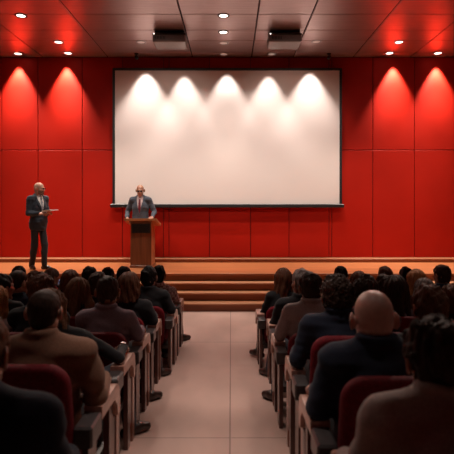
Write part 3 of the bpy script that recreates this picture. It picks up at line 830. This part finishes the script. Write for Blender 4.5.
# ------------------------------------------------------------------ seats
def chair_meshes(sl, wide, top):
    """wide: (left, right) whether that side is the end of the row"""
    m = {}
    hw = 0.225
    b = MB(); b.box((-hw+0.005, -0.20, 0.32), (hw-0.005, 0.27, 0.418), 0, 0.03); m['seat'] = b.mesh('seat', velvet)
    b = MB(); b.box((-hw+0.02, -0.19, 0.285), (hw-0.02, 0.25, 0.322), 0, 0.008); m['seat_pan'] = b.mesh('seat_pan', panelwood)
    # backrest with rounded shoulders, padded edge
    out = []
    for cxx, s0, s1 in ((hw-0.10, 0.0, 90.0), (-(hw-0.10), 90.0, 180.0)):
        for a in np.radians(np.linspace(s0, s1, 9)): out.append((cxx+0.10*math.cos(a)*1.0, top-0.105+0.105*math.sin(a)))
    out += [(-hw-0.004, 0.62), (-hw+0.01, 0.40), (-hw+0.03, 0.37), (hw-0.03, 0.37), (hw-0.01, 0.40), (hw+0.004, 0.62)]
    cen = (0.0, 0.61); n = len(out); b = MB(); v = []; f = []
    rings = [(-0.040, 0.90), (-0.036, 0.955), (-0.022, 0.99), (0.0, 1.0), (0.022, 0.99), (0.034, 0.955), (0.040, 0.88)]
    for yo, sc in rings:
        for x, z in out:
            X = cen[0]+(x-cen[0])*sc; Z = cen[1]+(z-cen[1])*(1-(1-sc)*0.8); v.append((X, -0.245-0.13*(Z-0.4)+yo, Z))
    for i in range(len(rings)-1):
        for j in range(n): f.append((i*n+j, i*n+(j+1) % n, (i+1)*n+(j+1) % n, (i+1)*n+j))
    f.append(tuple(range(n))[::-1]); f.append(tuple((len(rings)-1)*n+j for j in range(n)))
    f = [q[::-1] for q in f]
    b.add(v, f, 0, True); m['backrest'] = b.mesh('backrest', velvet)
    prof = [(-0.10, 0.600), (0.16, 0.590), (0.215, 0.545), (0.240, 0.480), (0.262, 0.462), (0.286, 0.480), (0.290, 0.555), (0.272, 0.622), (0.232, 0.654), (0.17, 0.664), (-0.10, 0.664)]
    for s, nm in ((-1, 'L'), (1, 'R')):
        wd = wide[(s+1)//2]; x0, x1 = 0.2255, (0.316 if wd else 0.268)
        b = MB(); b.prism(prof, 0, s*x0, s*x1); m['armrest'+nm] = b.mesh('armrest', armwood)
        b = MB(); b.box((min(s*x0, s*x1), -0.275, 0.535), (max(s*x0, s*x1), -0.100, 0.640), 0, 0.010); m['bracket'+nm] = b.mesh('armrest_bracket', bracket_m)
        lx0, lx1 = (0.238, 0.266) if not wd else (0.262, 0.294)
        def board(y0, y1, top):
            poly = [(y0, -0.003-sl*y0), (y1, -0.003-sl*y1), (y1, top-0.03), (y1-0.012, top-0.006), ((y0+y1)/2, top), (y0+0.012, top-0.006), (y0, top-0.03)]
            q = MB(); q.prism(poly, 0, s*lx0, s*lx1); return q.mesh('leg', panelwood)
        m['legF'+nm] = board(0.125, 0.205, 0.583); m['legR'+nm] = board(-0.265, -0.125, 0.536)
        b = MB(); b.box((min(s*(hw-0.02), s*lx0), -0.23, 0.30), (max(s*(hw-0.02), s*lx0), 0.19, 0.345)); m['rail'+nm] = b.mesh('side_rail', bracket_m)
        if wd:   # end-of-row board towards the aisle
            poly = [(0.28, -0.003-sl*0.28), (0.345, -0.003-sl*0.345), (0.345, 0.49), (0.333, 0.515), (0.312, 0.524), (0.292, 0.515), (0.28, 0.49)]
            q = MB(); q.prism(poly, 0, s*0.268, s*0.296); q.box((min(s*0.268, s*0.296), 0.20, 0.12), (max(s*0.268, s*0.290), 0.285, 0.46), 1); m['end'+nm] = q.mesh('end_board', [endwood, panelwood])
    return m
NAMES = dict(seat='seat', seat_pan='seat_pan', backrest='backrest', armrestL='armrest', armrestR='armrest', bracketL='armrest_bracket', bracketR='armrest_bracket',
             legFL='leg', legRL='leg', legFR='leg', legRR='leg', railL='side_rail', railR='side_rail', endL='end_board', endR='end_board')
PROTO = {}
def chair(x, d, wide=(False, False), label='', sx=1.0, top=None, group='burgundy auditorium seats'):
    sl = SLOPE if d < Y0-0.3 else 0.0
    top = top or (0.945 if d < 3.5 else 0.80)
    key = (sl, wide, top); t = empty('auditorium_seat', (x, d, floor_z(d))); t.scale = (sx, 1, 1)
    if key not in PROTO:
        PROTO[key] = {k: link(NAMES[k], me, t) for k, me in chair_meshes(sl, wide, top).items()}
    else:
        for k, src in PROTO[key].items():
            c = src.copy(); C.objects.link(c); c.parent = t
    tag(t, label, 'seat', group)
    return t
# ------------------------------------------------------------------ the audience
SK1 = skin('skin_warm', (0.52, 0.27, 0.19)); SK2 = skin('skin_tan', (0.40, 0.19, 0.125)); SK3 = skin('skin_brown', (0.22, 0.10, 0.065)); SKB = skin('skin_bald', (0.56, 0.33, 0.27))
HB = hairm('hair_black', (0.012, 0.009, 0.008)); HD = hairm('hair_dark_brown', (0.042, 0.020, 0.013)); HM = hairm('hair_brown', (0.12, 0.045, 0.024)); HC = hairm('hair_chestnut', (0.17, 0.080, 0.040))
HL = hairm('hair_blond', (0.42, 0.19, 0.075)); HG = hairm('hair_grey', (0.20, 0.16, 0.145)); HS = hairm('hair_stubble', (0.27, 0.125, 0.09), 0.55)
BLK = cloth('black_wool', (0.012, 0.011, 0.013)); NVY = cloth('navy_wool', (0.016, 0.020, 0.038)); BRN = cloth('brown_wool', (0.20, 0.095, 0.058)); MAU = cloth('mauve_shirt', (0.24, 0.175, 0.21))
GRY = cloth('taupe_shirt', (0.42, 0.32, 0.31)); BEI = cloth('beige_shirt', (0.46, 0.36, 0.335)); CHA = cloth('charcoal_wool', (0.035, 0.033, 0.038)); BLU = cloth('blue_jacket', (0.020, 0.035, 0.070))
WHT = cloth('white_shirt', (0.72, 0.66, 0.63)); JEA = cloth('dark_jeans', (0.022, 0.028, 0.045)); PLD = plaid('plaid_shirt'); TRO = cloth('dark_trousers', (0.014, 0.012, 0.013))

def A(who, where, px, yt, d, ends=(False, False), seat_x=None, sx=1.0, top_=None, **cfg):
    """who: short phrase naming the listener, also used to tell the seat apart"""
    if seat_x is not None: cfg['seat_x'] = seat_x
    cfg.setdefault('legmat', TRO); cfg.setdefault('q', 1.0 if d < 5.3 else 1.2); cfg['seed'] = int(px*7+d*31) % 9999
    cfg['label'] = cfg.get('label', who)
    b, k, loc = seated(px, yt, d, **cfg)
    chair(loc[0], d, ends, 'burgundy upholstered seat '+where, sx, top_)
    return b, k, loc
LE, RE = (False, True), (True, False)      # left block ends at the aisle on its right, and the reverse
S = lambda male, hair, hm, sk, top, tm, **k: dict(male=male, hair=hair, hairmat=hm, skin=sk, top=top, topmat=tm, **k)
AF_L = dict(feet=((-0.10, 0.42), (0.25, 0.44)), knees=(-0.12, 0.20), toes=((-0.1, 1), (0.75, 0.65)))
AF_R = dict(feet=((-0.255, 0.44), (0.10, 0.42)), knees=(-0.20, 0.12), toes=((-0.65, 0.75), (0.1, 1)))

# --- left block, nearest row first
A('person in a dark navy jacket cut off by the bottom left corner', 'in the bottom left corner under the person in navy', -23, 312, 1.55, LE, **S(True, 'side', HC, SK1, 'jacket', NVY, shirt=NVY, hands=('lap', 'drop'), sw=0.225, drop=0.115))
A('short-haired man in a brown jacket, largest figure on the left', 'under the short-haired man in the brown jacket', 45, 289, 2.5, LE, seat_x=-0.96, **S(True, 'crop', HD, SK1, 'jacket', BRN, shirt=BRN, hands=('arm', 'arm'), hs=0.95, sw=0.215, girth=1.04))
r3 = A('woman in black with long copper-brown hair and a wristwatch, just beyond the man in brown', 'under the watch-wearing woman just beyond the man in brown', 53, 288, 3.3, LE, top_=0.72, seat_x=-1.03, **S(False, 'long', HC, SK1, 'shirt', BLK, hands=('lap', 'arm'), length=0.50, legmat=JEA, lean=-0.02, roll=-0.05, yaw=-0.2, spread=1.7, **AF_L))
A('man with a dark crew cut and mauve-grey shirt on the left aisle', 'with the mauve-grey shirted man leaning on it', 108, 275.5, 4.1, LE, **S(True, 'short', HD, SK2, 'shirt', MAU, hands=('lap', 'arm'), **AF_L))
A("man with tousled brown hair, head directly above the brown-jacketed man's head", 'under the tousled brown-haired man beyond the brown jacket', 41, 273.5, 4.1, **S(True, 'fluffy', HM, SK1, 'jacket', BLK, shirt=BLK, hands=('lap', 'lap')))
A('fair-haired woman in a grey-brown top at the left edge of the picture', 'at the left edge under the fair-haired woman', -4, 285, 4.1, **S(False, 'long', HL, SK1, 'shirt', GRY, hands=('lap', 'lap'), length=0.22))
A('person in black on the left aisle with wavy brown hair down to the collar', 'on the left aisle under the wavy-haired person in black', 129, 271.5, 4.95, LE, seat_x=-1.07, **S(True, 'bob', HM, SK2, 'jacket', BLK, shirt=BLK, hands=('lap', 'arm'), length=0.14, yaw=-0.1, legmat=CHA, **AF_L))
A('woman with copper-glinting long hair spread over her shoulders, left of the mauve-grey shirt', 'under the woman whose copper-glinting hair spreads wide', 78.5, 277, 4.95, **S(False, 'long', HC, SK1, 'shirt', BLK, hands=('lap', 'lap'), length=0.28, spread=1.75, hs=1.08))
A('close-cropped man in navy turned to the right, below the standing man', 'under the close-cropped man in navy on the left', 18.5, 270, 5.75, **S(True, 'crop', HD, SK1, 'jacket', NVY, shirt=WHT, hands=('lap', 'lap'), yaw=-0.45, hs=1.18))
A('dark-haired man at the left edge of the picture, face turned to the right', 'at the left edge under the dark-haired man facing right', 3, 274, 4.95, seat_x=-2.40, **S(True, 'short', HB, SK2, 'jacket', BLK, shirt=BLK, hands=('lap', 'lap'), yaw=-0.6))
A('man in a black suit with a neat haircut on the left aisle near the steps', 'on the left aisle under the neat-haired man in black suit', 149, 266, 5.75, LE, **S(True, 'short', HB, SK2, 'jacket', BLK, shirt=WHT, hands=('lap', 'arm'), yaw=-0.1))
A('dark-haired man in charcoal just left of the crew-cut man in mauve-grey', 'under the charcoal-jacketed man left of the crew-cut man', 98, 272, 5.75, seat_x=-1.57, sx=0.95, **S(True, 'side', HD, SK1, 'jacket', CHA, shirt=CHA, hands=('lap', 'lap'), hs=1.2))
A('long-haired brunette beyond and left of the woman with copper-glinting spread hair', 'under the brunette beyond the copper-haired woman', 70.5, 269.5, 5.75, seat_x=-2.02, sx=0.9, **S(False, 'long', HM, SK1, 'shirt', BLK, hands=('lap', 'lap'), length=0.22))
A('man in a plaid shirt with one leg in the aisle, foremost on the left', 'foremost on the left aisle under the man in plaid', 158.5, 265, 6.5, LE, **S(True, 'short', HB, SK2, 'shirt', PLD, hands=('lap', 'drop'), legmat=JEA, **AF_L))
A('dark round head just left of the wavy-haired person in black, toward the stage', 'beyond the wavy-haired person in black on the left', 124, 266, 6.5, sx=0.8, **S(True, 'side', HB, SK2, 'jacket', BLK, shirt=BLK, hands=('lap', 'lap'), sw=0.165))
A('dark-haired person near the stage, above the gap between copper-haired woman and crew-cut man', 'beyond the copper-haired woman, close to the stage', 89.7, 266.5, 6.5, sx=0.8, **S(True, 'side', HB, SK1, 'jacket', BLK, shirt=BLK, hands=('lap', 'lap'), sw=0.165))
A('brown-haired person right below the feet of the standing man', 'under the brown-haired person below the standing man', 34.5, 271, 6.5, sx=0.8, **S(True, 'fluffy', HM, SK1, 'jacket', CHA, shirt=BLK, hands=('lap', 'lap'), sw=0.165))
A('dark-haired person in the frontmost row, head above the crew-cut man in mauve-grey', 'in the frontmost row beyond the crew-cut man', 108, 267, 7.25, sx=0.9, seat_h=0.36, **S(True, 'side', HB, SK2, 'jacket', BLK, shirt=BLK, hands=('lap', 'lap'), hs=1.0))
PH = A('greyish-haired man looking right and holding up a glowing phone', 'in the frontmost row under the man with the phone', 52, 268, 7.25, sx=0.9, seat_h=0.36, **S(True, 'side', HG, SK1, 'jacket', CHA, shirt=WHT, hands=('lap', 'phone'), yaw=-0.7, hs=1.08))
A('dark-haired person in the frontmost row nearest the left edge', 'in the frontmost row nearest the left edge', 19, 266, 7.25, sx=0.9, seat_h=0.36, **S(True, 'side', HB, SK2, 'jacket', BLK, shirt=BLK, hands=('lap', 'lap'), hs=1.08))

# --- right block, nearest row first
A('man in a beige shirt with ruffled dark hair in the bottom right corner', 'in the bottom right corner under the man in beige', 436, 315.5, 1.5, RE, **S(True, 'fluffy', HD, SK2, 'shirt', BEI, drop=0.112, hands=('arm', 'lap'), sw=0.195, hs=0.98))
A('bald man in a navy jacket, largest figure right of the aisle', 'under the bald man in navy', 373, 290, 2.3, RE, **S(True, None, HS, SKB, 'jacket', NVY, drop=0.105, shirt=NVY, hands=('arm', 'lap'), hs=1.14, sw=0.205, girth=1.08))
A('man with a thick mop of curly dark hair in a dark navy jacket', 'under the curly-haired man in navy', 337, 274.5, 3.2, RE, **S(True, 'curly', HD, SK2, 'jacket', NVY, drop=0.112, shirt=NVY, hands=('arm', 'lap')))
A('person with wild brown hair, right of the bald head and above the corner man', 'under the wild-haired person right of the bald man', 429, 285, 3.2, seat_x=1.28, **S(True, 'fluffy', HM, SK1, 'shirt', BLK, hands=('lap', 'lap'), hs=1.12))
A('dark-haired man in a taupe shirt on the right aisle', 'under the man in the taupe shirt', 310.5, 272, 4.1, RE, **S(True, 'side', HD, SK1, 'shirt', GRY, drop=0.125, hands=('arm', 'lap'), yaw=0.12, legmat=JEA, **AF_R))
A('man with dark wavy hair half hidden by the bald head', 'under the dark wavy-haired man beyond the bald man', 365, 275.5, 4.1, seat_x=1.2, **S(True, 'fluffy', HD, SK2, 'jacket', BLK, shirt=BLK, hands=('lap', 'lap')))
A('brown-haired person cut off by the right edge, beside the wild-haired one', 'at the right edge under the brown-haired person', 453, 284, 4.1, **S(True, 'fluffy', HM, SK1, 'shirt', BLK, hands=('lap', 'lap')))
A('grey-haired man in black turned left, hand at chin, on the right aisle', 'under the grey-haired man with his hand at his chin', 301.5, 269, 4.95, RE, seat_x=0.70, **S(True, 'side', HG, SK2, 'jacket', BLK, shirt=BLK, hands=('drop', 'chin'), yaw=0.55, legmat=JEA, hs=1.1, **AF_R))
A('woman with straight dark shoulder-length hair in a mauve top, right of the bald head', 'under the woman in mauve with straight dark hair', 395, 275, 4.95, **S(False, 'long', HD, SK1, 'shirt', MAU, hands=('lap', 'lap'), length=0.24, spread=1.1, hs=1.14))
A('person with greyish fair hair, just beyond the wild-haired one', 'under the greyish-fair person beyond the wild-haired one', 424, 278, 4.95, seat_x=2.06, **S(False, 'bob', HG, SK1, 'shirt', CHA, hands=('lap', 'lap'), length=0.11))
A('woman in black with very long brown hair, foremost on the right aisle', 'foremost on the right aisle under the long-haired woman', 283, 268, 5.75, RE, **S(False, 'long', HM, SK1, 'shirt', BLK, hands=('drop', 'lap'), length=0.36, spread=1.0, **AF_R))
A('person with wavy brown hair just right of the curly mop', 'under the wavy brown-haired person right of the curly mop', 358.5, 271, 5.75, seat_x=1.44, sx=0.85, **S(False, 'bob', HM, SK1, 'shirt', BLK, hands=('lap', 'lap'), length=0.13))
A('dark head peeping out left of the straight dark-haired woman in mauve', 'beyond and left of the straight dark-haired woman', 384.5, 274.5, 5.75, seat_x=1.89, sx=0.85, **S(True, 'fluffy', HD, SK1, 'jacket', BLK, shirt=BLK, hands=('lap', 'lap'), sw=0.17))
A('woman with long blond-streaked hair near the stage on the right', 'under the woman with blond-streaked hair', 416.5, 269, 5.75, seat_x=2.34, sx=0.85, **S(False, 'long', HL, SK1, 'shirt', BLK, hands=('lap', 'lap'), length=0.26, spread=1.1, hs=1.06, yaw=-0.1))
A('black-haired man near the stage, head straight above the curly mop', 'near the stage beyond the curly-haired man', 340.5, 266, 6.5, **S(True, 'short', HB, SK2, 'jacket', CHA, shirt=WHT, hands=('lap', 'lap'), hs=1.0))
A("man with a rounded brown crop near the stage, above the bald head's right side", 'near the stage under the man with the rounded crop', 385, 266, 6.5, sx=0.9, **S(True, 'short', HM, SK1, 'jacket', BLK, shirt=BLK, hands=('lap', 'lap')))
A('dark-haired person just left of the blond-streaked woman, closer to the stage', 'frontmost on the right, beyond the blond-streaked woman', 405.5, 267, 7.25, sx=0.9, seat_h=0.36, **S(True, 'side', HB, SK2, 'jacket', BLK, shirt=BLK, hands=('lap', 'lap'), hs=1.0))
A('man in a blue jacket with short dark hair, rightmost head along the stage edge', 'rightmost near the stage, under the man in blue', 441.5, 264.5, 6.5, sx=0.95, **S(True, 'short', HD, SK1, 'jacket', BLU, shirt=BLU, hands=('lap', 'lap'), yaw=0.35, hs=1.12))

# wristwatch on the woman with copper hair
b3, k3, loc3 = r3
wv = k3['wr'][1]; u = nrm(wv-k3['el'][1]); R3 = frame_from(u, (0.2, -0.6, 1))
m = MB()
m.tube([tuple(wv-u*0.012+R3 @ np.array((0.034*math.cos(a), 0, 0.030*math.sin(a)))) for a in np.linspace(0, 2*PI, 19)], 0.006, 8)
wc = wv-u*0.012+R3 @ np.array((0, 0, 0.034)); rr = []
for hgt, rad in ((-0.006, 0.020), (0.006, 0.020), (0.008, 0.015)):
    rr.append([tuple(wc+R3 @ np.array((rad*math.cos(a), rad*math.sin(a), hgt))) for a in np.linspace(0, 2*PI, 17)[:-1]])
v = sum(rr, []); f = [(i*16+j, i*16+(j+1) % 16, (i+1)*16+(j+1) % 16, (i+1)*16+j) for i in range(2) for j in range(16)] + [tuple(range(16))[::-1], tuple(range(32, 48))]
m.add(v, f); m.obj('wristwatch', steel, b3)
# phone
bp, kp, lp = PH
wv = kp['wr'][1]; c = wv+nrm(kp['hdir'][1])*0.13
t = empty('phone', (lp[0]+c[0]+0.0, lp[1]+c[1]+0.01, lp[2]+c[2]), 0.0); t.rotation_euler = (-0.15, 0, 0.0)
m = MB(); m.box((-0.065, 0, -0.045), (0.065, 0.009, 0.045), 0, 0.003); m.obj('phone_body', black_m, t)
m = MB(); m.box((-0.060, -0.0012, -0.040), (0.060, 0.0, 0.040)); m.obj('screen', screen_blue, t)
tag(t, 'small phone with a blue lit screen held up by the greyish-haired man', 'phone')

# ------------------------------------------------------------------ the two men on the stage
def standing(loc, rz, Ht, wrT, hd, hu, cu, poles, label, feet, hrot, **cfg):
    s = Ht/1.80; hs = 1.04*s
    cfg['hs'] = hs
    sh = [np.array((-0.185, -0.01, 1.455))*s, np.array((0.185, -0.01, 1.455))*s]
    neck = np.array((0, -0.005, 1.505))*s; head = np.array((0, 0.035, 1.80-0.121*1.04))*s
    pel = np.array((0, 0, 0.96))*s; wai = np.array((0, 0.005, 1.13))*s; che = np.array((0, 0.0, 1.32))*s
    hip = [np.array((q*0.085, 0, 0.93))*s for q in (-1, 1)]
    an = [np.array((feet[i][0], feet[i][1], 0.085)) for i in (0, 1)]
    kn = [ik(hip[i], an[i], 0.43*s, 0.425*s, (0, 1, 0))[0] for i in (0, 1)]
    toe = [an[i]+np.array((feet[i][2]*0.14, 0.13, -0.05)) for i in (0, 1)]
    el, wr = [], []
    for i in (0, 1):
        E, W = ik(sh[i], np.array(wrT[i]), 0.30*s, 0.265*s, poles[i]); el.append(E); wr.append(W)
    k = dict(head=head, hrot=hrot, neck=neck, sh=sh, pelvis=pel, waist=wai, chest=che, hip=hip, kn=kn, an=an, toe=toe, fz=[0, 0], el=el, wr=wr,
             hdir=hd, hup=hu, curl=cu, slope=0.0, topcut=0.80*s, front=0.02, hem=[(np.array((0, 0.0, 0.97))*s, (0.178, 0.142, 0.17)), (np.array((0, 0.0, 0.86))*s, (0.180, 0.145, 0.13))])
    cfg['open'] = (1.12*s, 1.46*s)
    o = build_person((*loc, rz), k, cfg); tag(o, label, 'person')
    return o, k
LG = cloth('slate_suit', (0.050, 0.057, 0.075), 0.8); DG = cloth('dark_slate_suit', (0.026, 0.030, 0.042), 0.75)
d1 = 10.1; x1 = wx(38.3, d1)
man, km = standing((x1, d1, STAGE), math.radians(-122), 1.82, ((-0.02, 0.30, 1.185), (0.15, 0.25, 1.17)),
    ((0.25, 1, 0.02), (-0.25, 1, 0.05)), ((-0.3, 0, 1), (0.45, 0, 1)), (0.5, 0.55), ((-0.3, -0.5, -1), (0.3, -0.5, -1)),
    'bald man in a dark suit standing at the left of the stage holding papers', ((-0.05, 0.135, -0.2), (0.085, -0.10, 0.3)), (-0.05, 0, 0.40),
    male=True, skin=SK1, hair=None, top='jacket', topmat=DG, legmat=cloth('dark_slate_trousers', (0.028, 0.029, 0.034)), shirt=WHT, tie=striped('striped_tie', (0.05, 0.06, 0.10), (0.55, 0.55, 0.58)),
    beard=hairm('short_beard', (0.16, 0.08, 0.055), 0.7), glasses=True, q=0.85, girth=1.02, seed=11)
# sheaf of papers in his hands
fr = math.radians(-122); hc = km['wr'][0]+np.array((0.06, 0.12, 0.035))
px_, py_ = hc[0]*math.cos(fr)-hc[1]*math.sin(fr), hc[0]*math.sin(fr)+hc[1]*math.cos(fr)
t = empty('paper_sheaf', (x1+px_, d1+py_, STAGE+hc[2]), fr)
m = MB()
for i in range(4):
    z = i*0.004; o_ = 0.004*i; n0 = len(m.v)
    vv = []; ff = []
    for a in range(9):
        yy = -0.11+0.27*a/8; zz = z+0.012*math.sin(a/8*3.0)
        for xx in (-0.105+o_, 0.105+o_):
            for dz in (0, 0.0025): vv.append((xx, yy, zz+dz))
    for a in range(8):
        p = a*4; ff += [(p+1, p+3, p+7, p+5), (p, p+4, p+6, p+2), (p, p+1, p+5, p+4), (p+2, p+6, p+7, p+3)]
    ff += [(0, 2, 3, 1), (32, 33, 35, 34)]
    m.add(vv, ff)
t.rotation_euler = (0.10, 0, fr)
m.obj('sheet', paper_m, t); tag(t, 'white papers held in front of the standing bald man', 'papers')

d2 = 10.93; x2 = wx(140.5, d2)
standing((x2, d2, STAGE), math.radians(180), 1.80, ((-0.30, 0.20, 1.065), (0.275, 0.16, 1.05)),
    ((0.15, 1, -0.2), (0.0, 0.8, -0.6)), ((-0.3, 0.2, 1), (0.9, 0.3, 0.5)), (0.5, 0.7), ((-0.4, -1, -0.3), (0.5, -1, -0.3)),
    'bald man in a slate suit and maroon tie speaking behind the lectern', ((-0.11, 0.0, -0.2), (0.11, 0.0, 0.2)), (-0.22, 0, 0.08),
    male=True, skin=SK2, hair=None, top='jacket', topmat=LG, legmat=cloth('slate_trousers', (0.05, 0.052, 0.06)), shirt=cloth('pink_shirt', (0.50, 0.36, 0.36)), tie=cloth('maroon_tie', (0.13, 0.015, 0.025), 0.6),
    glasses=True, q=0.85, seed=12)

# ------------------------------------------------------------------ light
def spot(name, loc, target, watts, cone, blend, col, rad=0.06):
    L = bpy.data.lights.new(name, 'SPOT'); L.energy = watts; L.spot_size = math.radians(cone); L.spot_blend = blend; L.color = col; L.shadow_soft_size = rad
    o = bpy.data.objects.new(name, L); C.objects.link(o); o.location = loc
    d = np.array(target, float)-np.array(loc, float)
    from mathutils import Vector
    o.rotation_euler = Vector(d).to_track_quat('-Z', 'Y').to_euler()
    return o
W = (1.0, 0.88, 0.76)
for px in (19, 67, 393, 436):
    x = wx(px, WALL_Y); spot('wall_wash_and_fill', (x, WALL_Y-0.14, CEIL-0.05), (x, WALL_Y-0.11, 2.2), 850, 64, 0.7, W, 0.03)
    spot('wall_wash_and_fill', (x, WALL_Y-0.55, CEIL-0.05), (x, WALL_Y, 3.85), 240, 40, 1.0, W, 0.05)  # second softer spot, added to fill the bright column down the wall
for px, wt, cn in ((147, 172, 68), (185, 150, 60), (227, 160, 64), (268, 150, 60), (309, 172, 68)):
    x = wx(px, WALL_Y); spot('screen_wash_and_fill', (x, 11.38-0.26, CEIL-0.05), (x, 11.38-0.22, 2.4), wt, cn, 0.6, (1.0, 0.88, 0.80), 0.03)
for x in (-2.0, -0.95, 0.75, 1.8):
    spot('screen_wash_and_fill', (x, 10.3, CEIL-0.05), (x, 11.38, 2.6), 120, 76, 0.9, (1.0, 0.86, 0.77), 0.05)  # extra unseen spots, added for a soft general wash down the screen
# stage wash from the ceiling along the stage edge
for x in (-5.2, -3.4, -2.1, -0.1, 2.1, 3.4, 5.2):
    spot('stage_light', (x, 9.5, CEIL-0.08), (x*1.0, 10.4, STAGE), 205, 76, 0.7, W, 0.10)
for x in (-4.2, 4.2):
    spot('front_light', (x, 5.2, CEIL-0.08), (x*1.0, 11.5, 2.0), 100, 62, 0.8, (1.0, 0.84, 0.72), 0.12)
for x in (-1.35, 1.2):
    spot('front_light', (x, 5.2, CEIL-0.08), (x*1.05, 11.5, 3.1), 300, 40, 0.6, (1.0, 0.80, 0.68), 0.12)  # unseen front spots, added to fill in the screen's brightness
for y, wt in ((7.6, 600), (5.2, 450), (2.8, 290)):
    spot('aisle_downlight', (-0.15, y, CEIL-0.08), (-0.15, y, 0), wt, 32, 0.9, (1.0, 0.84, 0.75), 0.10)
# added unseen spots over the stage edge, aimed back to rim heads and shoulders
for x, t_ in ((-4.0, -2.6), (-2.0, -1.6), (2.0, 1.4), (4.0, 2.6)):
    spot('hall_rim_fill', (x, 8.9, CEIL-0.08), (t_, 3.6, 1.0), 260, 52, 0.8, (1.0, 0.78, 0.66), 0.12)
for y in (4.6, 2.6):
    for x in (-2.6, 2.4):
        spot('audience_fill', (x, y, CEIL-0.08), (x, y-0.6, 0), 26, 95, 0.9, (1.0, 0.78, 0.66), 0.15)  # dim overhead spots without fixtures, added to lift the dark audience
wd = bpy.data.worlds.new('hall'); bpy.context.scene.world = wd; wd.use_nodes = True
wd.node_tree.nodes['Background'].inputs[0].default_value = (0.02, 0.012, 0.012, 1); wd.node_tree.nodes['Background'].inputs[1].default_value = 0.3

# ------------------------------------------------------------------ camera
cam = bpy.data.cameras.new('camera'); co = bpy.data.objects.new('camera', cam); C.objects.link(co)
co.location = (0, 0, CAMZ); co.rotation_euler = (PI/2, 0, 0)
cam.sensor_width = 36; cam.lens = 36*FPX/454; cam.shift_x = -4.0/454; cam.shift_y = -25.0/454; cam.clip_start = 0.05
cam.dof.use_dof = True; cam.dof.focus_distance = 10.0; cam.dof.aperture_fstop = 3.2
sc = bpy.context.scene; sc.camera = co
sc.view_settings.view_transform = 'Standard'; sc.view_settings.look = 'None'; sc.view_settings.gamma = 1.0; sc.view_settings.exposure = 0.0; sc.view_settings.use_curve_mapping = False
sc.cycles.use_denoising = True
